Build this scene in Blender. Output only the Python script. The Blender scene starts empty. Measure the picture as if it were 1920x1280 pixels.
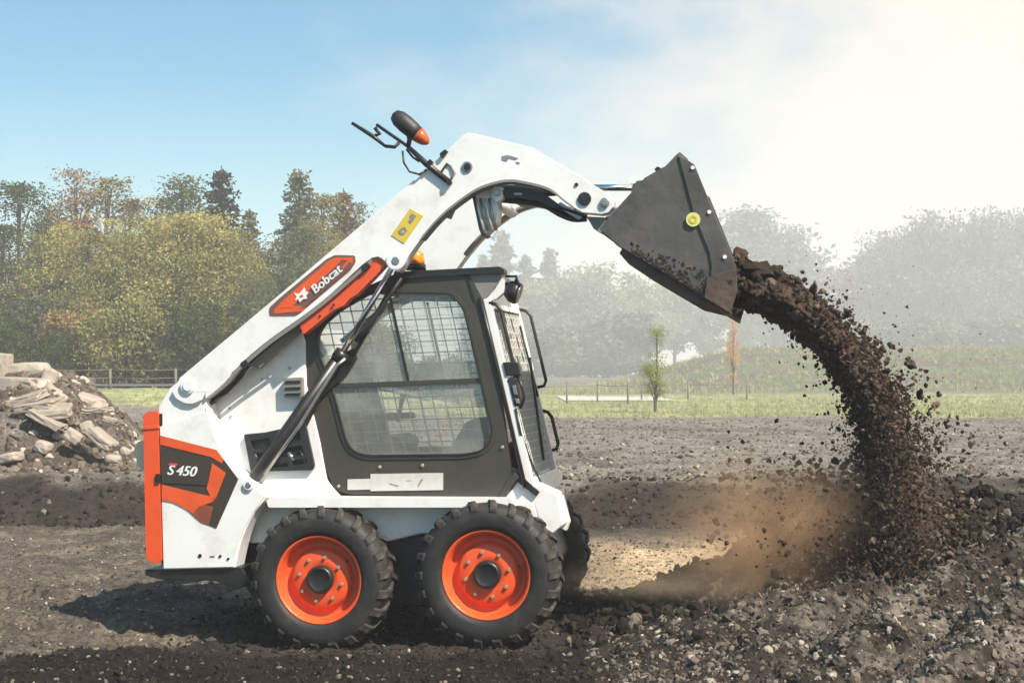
import bpy, bmesh, math, random
import numpy as np
from mathutils import Vector, Matrix, Euler
from mathutils.geometry import tessellate_polygon
R = math.radians
random.seed(7)
rng = np.random.default_rng(11)
sc = bpy.context.scene
COL = sc.collection

# ------------------------------------------------------------------ camera, sky, sun, exposure
F = 2975.0          # focal length in pixels of the 1920 px wide photograph
HOR = 700.0         # row of the horizon
CZ = 1.46           # eye height
cam = bpy.data.cameras.new('camera')
cam.lens = 36.0 * F / 1920.0
cam.sensor_width = 36.0
cam.shift_y = (HOR - 640.0) / 1920.0
cam.clip_start = 0.1
cam.clip_end = 3000
camo = bpy.data.objects.new('camera', cam)
camo.location = (0, 0, CZ)
camo.rotation_euler = (R(90), 0, 0)
COL.objects.link(camo)
sc.camera = camo

SUN_EL = 48.0
SUN_AZ = 44.0       # degrees from +X turning towards the viewer (-Y)
sun = bpy.data.lights.new('sun', 'SUN')
sun.energy = 4.5
sun.angle = R(0.6)
sun.color = (1.0, 0.91, 0.78)
suno = bpy.data.objects.new('sun', sun)
sdir = Vector((math.cos(R(SUN_AZ)) * math.cos(R(SUN_EL)), -math.sin(R(SUN_AZ)) * math.cos(R(SUN_EL)), math.sin(R(SUN_EL))))
suno.rotation_euler = sdir.to_track_quat('Z', 'Y').to_euler()
COL.objects.link(suno)

world = bpy.data.worlds.new('World')
sc.world = world
world.use_nodes = True
wn = world.node_tree.nodes; wl = world.node_tree.links
wn.clear()
def W(t, **kw):
    n = wn.new(t)
    for k, v in kw.items():
        setattr(n, k, v)
    return n
sky = W('ShaderNodeTexSky', sky_type='NISHITA', sun_disc=False)
sky.sun_elevation = R(SUN_EL)
sky.sun_rotation = R(90 + SUN_AZ)
sky.air_density = 1.0; sky.dust_density = 1.2; sky.ozone_density = 1.2
SKY_STRENGTH = 0.062
tc = W('ShaderNodeTexCoord')
sep = W('ShaderNodeSeparateXYZ'); wl.new(tc.outputs['Generated'], sep.inputs[0])
def M2(op, a, b=None, c=None, clamp=False):
    n = W('ShaderNodeMath', operation=op); n.use_clamp = clamp
    for i, x in enumerate((a, b, c)):
        if x is None: continue
        if hasattr(x, 'links'): wl.new(x, n.inputs[i])
        else: n.inputs[i].default_value = x
    return n.outputs[0]
# clouds: soft bank of cloud, thicker towards the right (+X) and the horizon
mp = W('ShaderNodeMapping'); mp.inputs['Scale'].default_value = (3.2, 3.2, 6.5); mp.inputs['Location'].default_value = (1.3, 0.4, 0.35)
wl.new(tc.outputs['Generated'], mp.inputs[0])
nz = W('ShaderNodeTexNoise'); nz.inputs['Scale'].default_value = 1.3; nz.inputs['Detail'].default_value = 7; nz.inputs['Roughness'].default_value = 0.58
wl.new(mp.outputs[0], nz.inputs[0])
side = M2('MULTIPLY', sep.outputs[0], 2.3)
low = M2('MULTIPLY', sep.outputs[2], -1.3)
dens = M2('ADD', M2('ADD', M2('MULTIPLY', nz.outputs['Fac'], 1.25), side), low)
dens = M2('ADD', dens, 0.0)
mr = W('ShaderNodeMapRange', interpolation_type='SMOOTHSTEP'); wl.new(dens, mr.inputs[0])
mr.inputs[1].default_value = 0.20; mr.inputs[2].default_value = 0.86
mx = W('ShaderNodeMix', data_type='RGBA')
wl.new(mr.outputs[0], mx.inputs['Factor'])
tint = W('ShaderNodeMix', data_type='RGBA', blend_type='MULTIPLY'); tint.inputs['Factor'].default_value = 1.0
wl.new(sky.outputs[0], tint.inputs['A']); tint.inputs['B'].default_value = (0.03, 0.86, 1.10, 1)
hzm = W('ShaderNodeMapRange', interpolation_type='SMOOTHSTEP'); wl.new(sep.outputs[2], hzm.inputs[0])
hzm.inputs[1].default_value = -.02; hzm.inputs[2].default_value = .20; hzm.inputs[3].default_value = .88; hzm.inputs[4].default_value = 0.0
pl_ = W('ShaderNodeMix', data_type='RGBA'); wl.new(hzm.outputs[0], pl_.inputs['Factor']); wl.new(tint.outputs['Result'], pl_.inputs['A']); pl_.inputs['B'].default_value = (5.9, 8.6, 8.6, 1)
wl.new(pl_.outputs['Result'], mx.inputs['A'])
mx.inputs['B'].default_value = (8.3, 7.6, 6.8, 1)
bg = W('ShaderNodeBackground'); bg.inputs[1].default_value = SKY_STRENGTH
wl.new(mx.outputs['Result'], bg.inputs[0])
wo = W('ShaderNodeOutputWorld'); wl.new(bg.outputs[0], wo.inputs[0])

sc.view_settings.view_transform = 'Standard'
sc.view_settings.look = 'None'
sc.view_settings.gamma = 1.0
sc.view_settings.use_curve_mapping = False
sc.view_settings.exposure = 1.0
sc.render.engine = 'CYCLES'
sc.cycles.use_denoising = True
sc.cycles.max_bounces = 8
sc.cycles.transparent_max_bounces = 24
sc.cycles.volume_bounces = 3
sc.cycles.volume_step_rate = 1.0
sc.cycles.sample_clamp_indirect = 8.0

# ------------------------------------------------------------------ helpers
THETA = R(10.0)
CT, ST = math.cos(THETA), math.sin(THETA)
YM = 8.5
def P(px, py, v=0.0):
    """point of the machine's plane at lateral depth v seen at pixel (px, py), as machine-local (forward, lateral, up)"""
    a = (px - 960.0) / F
    t = (v + YM * CT) / (a * ST + CT)
    X, Y = a * t, t
    return Vector((X * CT - (Y - YM) * ST, v, CZ + (HOR - py) / F * t))
def G(px, py, Y):
    return Vector(((px - 960.0) / F * Y, Y, CZ + (HOR - py) / F * Y))
def SM(a, b, x):
    t = np.clip((x - a) / (b - a), 0, 1)
    return t * t * (3 - 2 * t)

def mesh_obj(name, me, mat=None, parent=None, loc=None):
    o = bpy.data.objects.new(name, me)
    COL.objects.link(o)
    if mat is not None:
        me.materials.clear(); me.materials.append(mat)
    if parent is not None: o.parent = parent
    if loc is not None: o.location = loc
    return o
def tag(o, label=None, cat=None, group=None, kind=None):
    if label: o['label'] = label
    if cat: o['category'] = cat
    if group: o['group'] = group
    if kind: o['kind'] = kind
    return o
def empty(name, loc=(0, 0, 0), rz=0.0, parent=None):
    o = bpy.data.objects.new(name, None); COL.objects.link(o)
    o.location = loc; o.rotation_euler = (0, 0, rz); o.empty_display_size = 0.2
    if parent is not None: o.parent = parent
    return o

class MB:
    """collects vertices and faces of one mesh"""
    def __init__(s): s.v = []; s.f = []; s.sm = []
    def add(s, vs, fs, smooth=False):
        n = len(s.v); s.v += [tuple(x) for x in vs]
        s.f += [tuple(i + n for i in f) for f in fs]; s.sm += [smooth] * len(fs)
        return s
    def box(s, lo, hi, m=None):
        x0, y0, z0 = lo; x1, y1, z1 = hi
        vs = [Vector(c) for c in ((x0,y0,z0),(x1,y0,z0),(x1,y1,z0),(x0,y1,z0),(x0,y0,z1),(x1,y0,z1),(x1,y1,z1),(x0,y1,z1))]
        if m is not None: vs = [m @ c for c in vs]
        return s.add(vs, [(0,3,2,1),(4,5,6,7),(0,1,5,4),(1,2,6,5),(2,3,7,6),(3,0,4,7)])
    def prism(s, uw, v0, v1, holes=()):
        """polygon in (u, w) with holes extruded from v0 to v1"""
        loops = [list(uw)] + [list(h) for h in holes]
        flat = [p for l in loops for p in l]
        tri = tessellate_polygon([[Vector((p[0], p[1], 0)) for p in l] for l in loops])
        n = len(flat)
        vs = [(p[0], v0, p[1]) for p in flat] + [(p[0], v1, p[1]) for p in flat]
        fs = []
        for t in tri:
            a, b, c = (flat[i] for i in t)
            ccw = (b[0]-a[0])*(c[1]-a[1]) - (b[1]-a[1])*(c[0]-a[0]) > 0
            t = tuple(t) if ccw else tuple(reversed(t))
            fs.append(t); fs.append(tuple(i + n for i in reversed(t)))
        k = 0
        for li, l in enumerate(loops):
            ar = sum(l[i][0]*l[(i+1) % len(l)][1] - l[(i+1) % len(l)][0]*l[i][1] for i in range(len(l)))
            m = len(l)
            for i in range(m):
                a, b = k + i, k + (i + 1) % m
                q = (b, a, a + n, b + n)
                if (ar > 0) == (li == 0): q = tuple(q)
                else: q = tuple(reversed(q))
                fs.append(q)
            k += m
        return s.add(vs, fs)
    def px(s, pts, v0, v1, holes=(), ref=None):
        r = v0 if ref is None else ref
        g = lambda L: [(P(x, y, r)[0], P(x, y, r)[2]) for x, y in L]
        return s.prism(g(pts), v0, v1, [g(h) for h in holes])
    def tube(s, pts, r, n=10, caps=True):
        pts = [Vector(p) for p in pts]
        rs = r if isinstance(r, (list, tuple)) else [r] * len(pts)
        rings = []; up = None
        for i, p in enumerate(pts):
            d = (pts[min(i+1, len(pts)-1)] - pts[max(i-1, 0)]).normalized()
            if up is None: up = Vector((0,0,1)) if abs(d.z) < .9 else Vector((1,0,0))
            a = (up - d * up.dot(d)).normalized(); b = d.cross(a); up = a
            rings.append([p + (a*math.cos(2*math.pi*k/n) + b*math.sin(2*math.pi*k/n)) * rs[i] for k in range(n)])
        vs = [v for q in rings for v in q]; fs = []
        for i in range(len(pts)-1):
            for k in range(n):
                a = i*n+k; b = i*n+(k+1) % n
                fs.append((a, b, b+n, a+n))
        s.add(vs, fs, True)
        if caps:
            s.add(rings[0], [tuple(reversed(range(n)))]); s.add(rings[-1], [tuple(range(n))])
        return s
    def lathe(s, prof, c=(0,0,0), n=48, closed=False, smooth=True):
        """prof: (v, r) pairs turned round the lateral axis through c"""
        c = Vector(c); vs = []; fs = []
        for k in range(n):
            a = 2*math.pi*k/n
            for v, r in prof: vs.append(c + Vector((r*math.cos(a), v, r*math.sin(a))))
        m = len(prof)
        for k in range(n):
            k2 = (k+1) % n
            for i in range(m if closed else m-1):
                j = (i+1) % m
                fs.append((k*m+i, k*m+j, k2*m+j, k2*m+i))
        return s.add(vs, fs, smooth)
    def mesh(s, name='m'):
        me = bpy.data.meshes.new(name)
        me.from_pydata(s.v, [], s.f)
        me.polygons.foreach_set('use_smooth', s.sm)
        me.update()
        return me
    def build(s, name, mat, parent=None, bevel=0.0, seg=2, label=None, loc=None):
        me = s.mesh(name)
        bm = bmesh.new(); bm.from_mesh(me); bmesh.ops.remove_doubles(bm, verts=bm.verts, dist=1e-5)
        bmesh.ops.recalc_face_normals(bm, faces=bm.faces); bm.to_mesh(me); bm.free()
        o = mesh_obj(name, me, mat, parent, loc)
        if bevel:
            b = o.modifiers.new('bevel', 'BEVEL'); b.width = bevel; b.segments = seg; b.limit_method = 'ANGLE'; b.angle_limit = R(25)
            b.harden_normals = False
        if label: o['label'] = label
        return o

def rounded(pts, r, n=5):
    """round the corners of a pixel polygon; r is a radius or list"""
    out = []; m = len(pts)
    for i, p in enumerate(pts):
        rr = r[i] if isinstance(r, (list, tuple)) else r
        p = Vector(p); a = Vector(pts[i-1]); b = Vector(pts[(i+1) % m])
        if rr <= 0: out.append(tuple(p)); continue
        da = a - p; db = b - p
        t = min(rr, da.length*.48, db.length*.48)
        s, e = p + da.normalized()*t, p + db.normalized()*t
        for k in range(n+1):
            q = k/n
            out.append(tuple(s*(1-q)**2 + p*2*q*(1-q) + e*q*q))
    return out
def smooth_line(pts, n=6):
    """Catmull-Rom through pixel points"""
    pts = [Vector(p) for p in pts]; out = []
    for i in range(len(pts)-1):
        p0 = pts[max(i-1,0)]; p1 = pts[i]; p2 = pts[i+1]; p3 = pts[min(i+2,len(pts)-1)]
        for k in range(n):
            t = k/n
            out.append(tuple(.5*((2*p1)+(p2-p0)*t+(2*p0-5*p1+4*p2-p3)*t*t+(3*p1-p0-3*p2+p3)*t**3)))
    out.append(tuple(pts[-1]))
    return out
def circ(cx, cy, r, n=20, a0=0, a1=360):
    return [(cx + r*math.cos(R(a0+(a1-a0)*k/n)), cy + r*math.sin(R(a0+(a1-a0)*k/n))) for k in range(n + (0 if a1-a0 == 360 else 1))]

def hash_lat(ix, iy, seed):
    h = (ix.astype(np.int64)*374761393 + iy.astype(np.int64)*668265263 + seed*144665) & 0x7fffffff
    h = ((h ^ (h >> 13)) * 1274126177) & 0x7fffffff
    return ((h ^ (h >> 16)) & 0xffff) / 65535.0
def vnoise(x, y, seed=0):
    x = np.asarray(x, float); y = np.asarray(y, float)
    ix = np.floor(x); iy = np.floor(y); fx = x-ix; fy = y-iy
    fx = fx*fx*(3-2*fx); fy = fy*fy*(3-2*fy)
    a = hash_lat(ix, iy, seed); b = hash_lat(ix+1, iy, seed); c = hash_lat(ix, iy+1, seed); d = hash_lat(ix+1, iy+1, seed)
    return (a*(1-fx)+b*fx)*(1-fy) + (c*(1-fx)+d*fx)*fy - .5
def fbm(x, y, seed=0, oct=4, gain=.5):
    r = 0; a = 1.0; k = 1.0
    for i in range(oct):
        r = r + a*vnoise(x*k + 13.7*i, y*k - 7.1*i, seed+i); a *= gain; k *= 2.03
    return r

# ------------------------------------------------------------------ materials
def new_mat(name):
    m = bpy.data.materials.new(name); m.use_nodes = True
    nt = m.node_tree; b = nt.nodes['Principled BSDF']
    return m, nt, b
def mat(name, col, rough=.5, metal=0.0, var=.12, scale=9.0, dirt=0.0, dirtcol=(.16,.12,.085), bump=0.0, bscale=60., coat=0.0, spec=.5):
    m, nt, b = new_mat(name); N = nt.nodes; L = nt.links
    geo = N.new('ShaderNodeTexCoord')
    n1 = N.new('ShaderNodeTexNoise'); n1.inputs['Scale'].default_value = scale; n1.inputs['Detail'].default_value = 6
    L.new(geo.outputs['Object'], n1.inputs[0])
    mr = N.new('ShaderNodeMapRange'); mr.inputs[1].default_value = .3; mr.inputs[2].default_value = .7
    mr.inputs[3].default_value = 1-var; mr.inputs[4].default_value = 1+var*.4
    L.new(n1.outputs['Fac'], mr.inputs[0])
    mul = N.new('ShaderNodeMix'); mul.data_type = 'RGBA'; mul.blend_type = 'MULTIPLY'; mul.inputs['Factor'].default_value = 1
    mul.inputs['A'].default_value = (*col, 1); L.new(mr.outputs[0], mul.inputs['B'])
    out = mul.outputs['Result']
    if dirt > 0:
        n2 = N.new('ShaderNodeTexNoise'); n2.inputs['Scale'].default_value = scale*2.2; n2.inputs['Detail'].default_value = 9; n2.inputs['Roughness'].default_value = .68
        L.new(geo.outputs['Object'], n2.inputs[0])
        r2 = N.new('ShaderNodeMapRange'); r2.inputs[1].default_value = .50; r2.inputs[2].default_value = .74; r2.inputs[4].default_value = dirt
        L.new(n2.outputs['Fac'], r2.inputs[0])
        mm = N.new('ShaderNodeMix'); mm.data_type = 'RGBA'; L.new(r2.outputs[0], mm.inputs['Factor'])
        L.new(out, mm.inputs['A']); mm.inputs['B'].default_value = (*dirtcol, 1); out = mm.outputs['Result']
        ra = N.new('ShaderNodeMapRange'); ra.inputs[3].default_value = rough; ra.inputs[4].default_value = min(1, rough+.5); L.new(r2.outputs[0], ra.inputs[0]); L.new(ra.outputs[0], b.inputs['Roughness'])
    else:
        ra = N.new('ShaderNodeMapRange'); ra.inputs[3].default_value = rough*.85; ra.inputs[4].default_value = min(1, rough*1.2); L.new(n1.outputs['Fac'], ra.inputs[0]); L.new(ra.outputs[0], b.inputs['Roughness'])
    L.new(out, b.inputs['Base Color'])
    b.inputs['Metallic'].default_value = metal
    b.inputs['Specular IOR Level'].default_value = spec
    if coat: b.inputs['Coat Weight'].default_value = coat; b.inputs['Coat Roughness'].default_value = .12
    if bump:
        n3 = N.new('ShaderNodeTexNoise'); n3.inputs['Scale'].default_value = bscale; n3.inputs['Detail'].default_value = 5
        L.new(geo.outputs['Object'], n3.inputs[0])
        bp = N.new('ShaderNodeBump'); bp.inputs['Strength'].default_value = bump; bp.inputs['Distance'].default_value = .01
        L.new(n3.outputs['Fac'], bp.inputs['Height']); L.new(bp.outputs[0], b.inputs['Normal'])
    return m
MAT = dict(
    white=mat('white_paint', (.80,.80,.79), .30, var=.05, scale=3.3, dirt=.42, dirtcol=(.44,.37,.29), coat=.25),
    white2=mat('white_paint_dusty', (.76,.76,.75), .4, var=.06, scale=4, dirt=.6, dirtcol=(.34,.28,.22), coat=.1),
    orange=mat('orange_paint', (.74,.085,.018), .35, var=.08, scale=4, dirt=.15, dirtcol=(.35,.12,.05), coat=.25),
    rim=mat('orange_rim_paint', (.78,.09,.018), .42, var=.10, scale=10, dirt=.50, dirtcol=(.26,.14,.085), coat=.1),
    black=mat('black_paint', (.016,.016,.016), .38, var=.2, scale=8, dirt=.10),
    cabframe=mat('dark_cab_paint', (.050,.045,.036), .42, var=.12, scale=5, dirt=.22, dirtcol=(.11,.09,.07), coat=.05),
    rubber=mat('tyre_rubber', (.014,.014,.014), .62, var=.25, scale=6, dirt=.55, dirtcol=(.07,.056,.044), bump=.15, bscale=90),
    tread=mat('tread_rubber', (.030,.027,.024), .75, var=.3, scale=10, dirt=.75, dirtcol=(.16,.125,.09), bump=.3, bscale=70),
    plastic=mat('black_plastic', (.022,.022,.023), .5, var=.15, scale=12),
    chrome=mat('chrome_rod', (.75,.75,.75), .14, metal=1, var=.05, scale=12),
    steel=mat('bare_steel', (.42,.41,.40), .38, metal=.8, var=.2, scale=30),
    bolt=mat('zinc_bolt', (.50,.42,.33), .42, metal=.5, var=.2, scale=60),
    bucket=mat('bucket_steel', (.082,.077,.072), .46, metal=.0, var=.45, scale=3.2, dirt=.5, dirtcol=(.135,.115,.098), bump=.25, bscale=26),
    bucketin=mat('soiled_steel', (.085,.06,.045), .7, var=.4, scale=7, dirt=.8, dirtcol=(.075,.045,.03), bump=.5, bscale=30),
    decal=mat('decal_brown', (.048,.036,.026), .4, var=.1),
    decalor=mat('decal_orange', (.70,.095,.022), .38, var=.12),
    decalred=mat('decal_brick', (.30,.075,.04), .4, var=.3, scale=6),
    decalgrey=mat('decal_greybrown', (.17,.085,.065), .4, var=.15),
    label=mat('printed_label', (.55,.52,.50), .5, var=.08, scale=30),
    ink=mat('white_ink', (.78,.78,.77), .5, var=.03),
    inkred=mat('red_ink', (.65,.05,.04), .5, var=.03),
    inkgrey=mat('grey_ink', (.22,.22,.22), .5, var=.1),
    yellow=mat('yellow_sticker', (.62,.47,.06), .5, var=.1),
    lime=mat('pale_lime_sticker', (.62,.64,.22), .5, var=.1),
    greyp=mat('grey_panel', (.22,.215,.20), .5, var=.12, scale=5, dirt=.2),
    seat=mat('seat_vinyl', (.035,.032,.028), .6, var=.2),
    cream=mat('cream_lens', (.72,.62,.48), .3, var=.05),
    amber=mat('amber_lens', (.85,.26,.02), .18, var=.06, coat=.5),
    wire=mat('galvanised_mesh', (.72,.72,.68), .5, metal=.3, var=.2, scale=20),
    wood=mat('weathered_post', (.16,.135,.11), .9, var=.3, scale=14, bump=.3),
    concrete=mat('broken_concrete', (.34,.29,.24), .9, var=.3, scale=3.0, dirt=.75, dirtcol=(.17,.13,.10), bump=.8, bscale=12),
    rock=mat('pale_rubble', (.36,.31,.26), .9, var=.35, scale=4, dirt=.4, dirtcol=(.17,.13,.10), bump=.5, bscale=14),
    bark=mat('tree_bark', (.085,.068,.05), .9, var=.35, scale=4, bump=.5, bscale=20),
)
def glass_mat(tc=(.97,.98,.97), d0=.18, d1=.38):
    m, nt, b = new_mat('cab_glass'); N = nt.nodes; L = nt.links
    N.remove(b)
    tr = N.new('ShaderNodeBsdfTransparent'); tr.inputs[0].default_value = (*tc,1)
    gl = N.new('ShaderNodeBsdfGlossy'); gl.inputs['Roughness'].default_value = .03
    df = N.new('ShaderNodeBsdfDiffuse'); df.inputs[0].default_value = (.62,.62,.57,1)
    tcn = N.new('ShaderNodeTexCoord'); n = N.new('ShaderNodeTexNoise'); n.inputs['Scale'].default_value = 6; n.inputs['Detail'].default_value = 8; L.new(tcn.outputs['Object'], n.inputs[0])
    mr = N.new('ShaderNodeMapRange'); mr.inputs[1].default_value = .4; mr.inputs[2].default_value = .8; mr.inputs[3].default_value = d0; mr.inputs[4].default_value = d1; L.new(n.outputs['Fac'], mr.inputs[0])
    fr = N.new('ShaderNodeFresnel'); fr.inputs[0].default_value = 1.5
    a = N.new('ShaderNodeMixShader'); L.new(fr.outputs[0], a.inputs[0]); L.new(tr.outputs[0], a.inputs[1]); L.new(gl.outputs[0], a.inputs[2])
    c = N.new('ShaderNodeMixShader'); L.new(mr.outputs[0], c.inputs[0]); L.new(a.outputs[0], c.inputs[1]); L.new(df.outputs[0], c.inputs[2])
    L.new(c.outputs[0], N['Material Output'].inputs[0])
    return m
MAT['glass'] = glass_mat()
MAT['glass_clean'] = glass_mat((.97,.98,.97), .0, .06)
def clod_mat(name, ca, cb, cc=None, third=.08):
    """soil whose colour differs from clod to clod"""
    m, nt, b = new_mat(name); N = nt.nodes; L = nt.links
    oi = N.new('ShaderNodeObjectInfo'); cr = N.new('ShaderNodeValToRGB')
    cr.color_ramp.elements[0].color = (*ca, 1); cr.color_ramp.elements[1].color = (*cb, 1)
    cr.color_ramp.elements[1].position = 1-third-.02
    if cc:
        e = cr.color_ramp.elements.new(1-third); e.color = (*cc, 1)
        e = cr.color_ramp.elements.new(1.0); e.color = (*cc, 1)
    L.new(oi.outputs['Random'], cr.inputs[0])
    g = N.new('ShaderNodeTexCoord'); n = N.new('ShaderNodeTexNoise'); n.inputs['Scale'].default_value = 2.5; n.inputs['Detail'].default_value = 5
    L.new(g.outputs['Object'], n.inputs[0])
    mr = N.new('ShaderNodeMapRange'); mr.inputs[3].default_value = .55; mr.inputs[4].default_value = 1.4; L.new(n.outputs['Fac'], mr.inputs[0])
    mx = N.new('ShaderNodeMix'); mx.data_type = 'RGBA'; mx.blend_type = 'MULTIPLY'; mx.inputs['Factor'].default_value = 1
    L.new(cr.outputs[0], mx.inputs['A']); L.new(mr.outputs[0], mx.inputs['B']); L.new(mx.outputs['Result'], b.inputs['Base Color'])
    n4 = N.new('ShaderNodeTexNoise'); n4.inputs['Scale'].default_value = 7; n4.inputs['Detail'].default_value = 4; L.new(g.outputs['Object'], n4.inputs[0])
    b4 = N.new('ShaderNodeBump'); b4.inputs['Strength'].default_value = .5; b4.inputs['Distance'].default_value = .008; L.new(n4.outputs['Fac'], b4.inputs['Height']); L.new(b4.outputs[0], b.inputs['Normal'])
    b.inputs['Roughness'].default_value = .95; b.inputs['Specular IOR Level'].default_value = .15
    return m
def leaf_mat():
    m, nt, b = new_mat('foliage'); N = nt.nodes; L = nt.links
    N.remove(b)
    oi = N.new('ShaderNodeObjectInfo')
    g = N.new('ShaderNodeTexCoord'); n = N.new('ShaderNodeTexNoise'); n.inputs['Scale'].default_value = .8; n.inputs['Detail'].default_value = 5; L.new(g.outputs['Object'], n.inputs[0])
    isl = N.new('ShaderNodeNewGeometry')
    ad = N.new('ShaderNodeMath'); ad.operation = 'MULTIPLY_ADD'; L.new(isl.outputs['Random Per Island'], ad.inputs[0]); ad.inputs[1].default_value = .8; L.new(n.outputs['Fac'], ad.inputs[2])
    mr = N.new('ShaderNodeMapRange'); mr.inputs[1].default_value = .35; mr.inputs[2].default_value = 1.5; mr.inputs[3].default_value = .55; mr.inputs[4].default_value = 1.55; L.new(ad.outputs[0], mr.inputs[0])
    mx = N.new('ShaderNodeMix'); mx.data_type = 'RGBA'; mx.blend_type = 'MULTIPLY'; mx.inputs['Factor'].default_value = 1
    L.new(oi.outputs['Color'], mx.inputs['A']); L.new(mr.outputs[0], mx.inputs['B'])
    hs = N.new('ShaderNodeHueSaturation'); L.new(mx.outputs['Result'], hs.inputs['Color'])
    hr = N.new('ShaderNodeMapRange'); hr.inputs[1].default_value = .3; hr.inputs[2].default_value = .7; hr.inputs[3].default_value = .47; hr.inputs[4].default_value = .52; L.new(n.outputs['Fac'], hr.inputs[0]); L.new(hr.outputs[0], hs.inputs['Hue'])
    d = N.new('ShaderNodeBsdfDiffuse'); t = N.new('ShaderNodeBsdfTranslucent')
    L.new(hs.outputs[0], d.inputs[0]); L.new(hs.outputs[0], t.inputs[0])
    s = N.new('ShaderNodeMixShader'); s.inputs[0].default_value = .35; L.new(d.outputs[0], s.inputs[1]); L.new(t.outputs[0], s.inputs[2])
    L.new(s.outputs[0], N['Material Output'].inputs[0])
    return m
MAT['leaf'] = leaf_mat()
# ------------------------------------------------------------------ the ground
def land(x, y):
    """large forms of the terrain"""
    x = np.asarray(x, float); y = np.asarray(y, float)
    edge = 15.3 + 1.1*vnoise(x*.35, y*0+3.1, 5) + .35*vnoise(x*1.7, y*0, 6)
    z = .30*SM(edge, edge+1.5, y)                        # dark bank up to the plateau
    z = z + .035*SM(edge+1.2, edge+1.7, y)*(1-SM(edge+1.7, edge+2.6, y))
    # mound of tipped soil on the right, in front of and beside the machine
    ridge = 9.3 + .35*vnoise(x*.8, y*0, 9)
    up = np.clip((x - .22)*.226, 0, 1.15)
    along = SM(2.0, 6.5, y)*.45 + .55*SM(5.0, ridge-.2, y)
    fall = 1 - SM(ridge, ridge+1.7, y)
    z = z + up*along*fall*SM(.2, .9, x)
    # landing heap of the falling soil
    z = z + .22*np.exp(-(((x-2.0)/.75)**2 + ((y-9.4)/.7)**2))
    z = z - .055*np.exp(-(((x+.75)/1.1)**2 + ((y-8.9)/.9)**2)) + .02*np.exp(-(((x+.1)/.6)**2 + ((y-9.2)/1.3)**2))
    # low soil in front of the wheels, lower left
    z = z + .06*SM(-.4, -2.2, x)*(1-SM(7.7, 8.4, y))
    # rubble mound behind the machine on the left
    fx = SM(-4.55, -6.1, x); fy = SM(17.9, 20.3, y)*(1-SM(21.8, 24.5, y))
    z = z + 1.12*fx**1.1*fy*(1+.25*vnoise(x*1.3, y*1.3, 21))
    # far slopes
    hx = SM(1.5, 17.0, x-0.08*(y-95)); z = z + 3.0*hx*SM(84, 118, y) - 0.8*SM(118, 150, y)*hx
    z = z + .78*SM(-.5, -5., x)*SM(37, 51, y)
    z = z + .5*SM(95, 240, y)
    return z
def fine(x, y):
    near = 1 - SM(22, 40, y)
    mound = SM(.5, 1.6, x)*(1-SM(9.6, 10.8, y))
    furrow = np.sin((y*1.0 - x*1.15 + .7*vnoise(x*.9, y*.9, 40))*7.5)
    z = (.050*fbm(x*1.3, y*1.3, 50, 3) + .034*fbm(x*6, y*6, 60, 4, .62))*(.25+.75*near)
    # wheel ruts with tread prints behind the machine
    u = x*CT - (y-YM)*ST; v = x*ST + (y-YM)*CT
    for c_, s_ in ((.125, 1), (1.275, 1)):
        m = (1-SM(.10, .17, np.abs(v-c_)))*(1-SM(-1.25, -.9, u))
        z = z - m*(.040 + .016*np.sin(u*52 + np.abs(v-c_)*26)) + .018*np.exp(-((np.abs(v-c_)-.17)/.035)**2)*(1-SM(-1.25, -.9, u))
    z = z + mound*(.050*furrow + .11*np.abs(fbm(x*7, y*7, 70, 3)) )
    z = z + .03*np.abs(fbm(x*10, y*10, 75, 3, .6))*near
    return z
def ground_z(x, y): return land(x, y) + fine(x, y)

ys = [-40, -20, -8, -2, 1, 2.5]
y = 3.6
while y < 700: ys.append(y); y *= 1.0055
YS = np.array(ys)
tn = np.linspace(-.42, .42, 460)
TN = np.concatenate([[-6,-3.5,-2.2,-1.4,-1.0,-.8,-.65,-.55,-.48], tn, [.48,.55,.65,.8,1.0,1.4,2.2,3.5,6]])
YY, TT = np.meshgrid(YS, TN, indexing='ij')
XX = TT*(np.maximum(YY, 0)*.93 + 3.0*(YY < 30) * (1 - SM(3, 30, YY)) + .5)
XX = np.clip(XX, -420, 420)
ZZ = ground_z(XX, YY)
nr, nc = YY.shape
# natural colour of the ground by place
def C(*c): return np.array(c)
colr = np.zeros((nr, nc, 3)) + C(.080,.066,.053)
def blend(c, m):
    global colr
    colr = colr*(1-m[..., None]) + C(*c)*m[..., None]
n1 = fbm(XX*.55, YY*.8, 100, 5, .6); n2 = fbm(XX*1.9, YY*2.6, 110, 4, .6); n3 = fbm(XX*7, YY*7, 120, 4, .6)
blend((.165,.135,.100), SM(-.1, .35, n2 + .5*n3)*.55)                     # dry crumbs on the track
edge = 15.3 + 1.1*vnoise(XX*.35, YY*0+3.1, 5) + .35*vnoise(XX*1.7, YY*0, 6)
blend((.030,.023,.018), SM(edge-.9, edge+.1, YY + .8*n2)*(1-SM(edge+1.1, edge+1.9, YY+.4*n2)))   # damp dark bank
blend((.165,.150,.130), SM(edge+1.2, edge+2.2, YY+.5*n2))                   # stony plateau
blend((.09,.075,.062), SM(.0, .5, n1)*SM(edge+2, edge+3, YY)*.7)
blend((.075,.06,.048), SM(-4.4,-5.0,XX)*SM(17.2,17.9,YY)*(1-SM(22.5,24,YY))*SM(-.5,.2,n2))
blend((.10,.095,.055), SM(.1, .5, n2+.3*n3)*SM(30, 36, YY)*.5)
blend((.38,.28,.175), SM(.15, 1.1, XX)*(1-SM(2.3, 3.4, XX))*SM(9.4, 10.6, YY+.6*n2)*(1-SM(12.6, 14.5, YY+1.5*n1)))     # pale sandy floor in front
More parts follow.
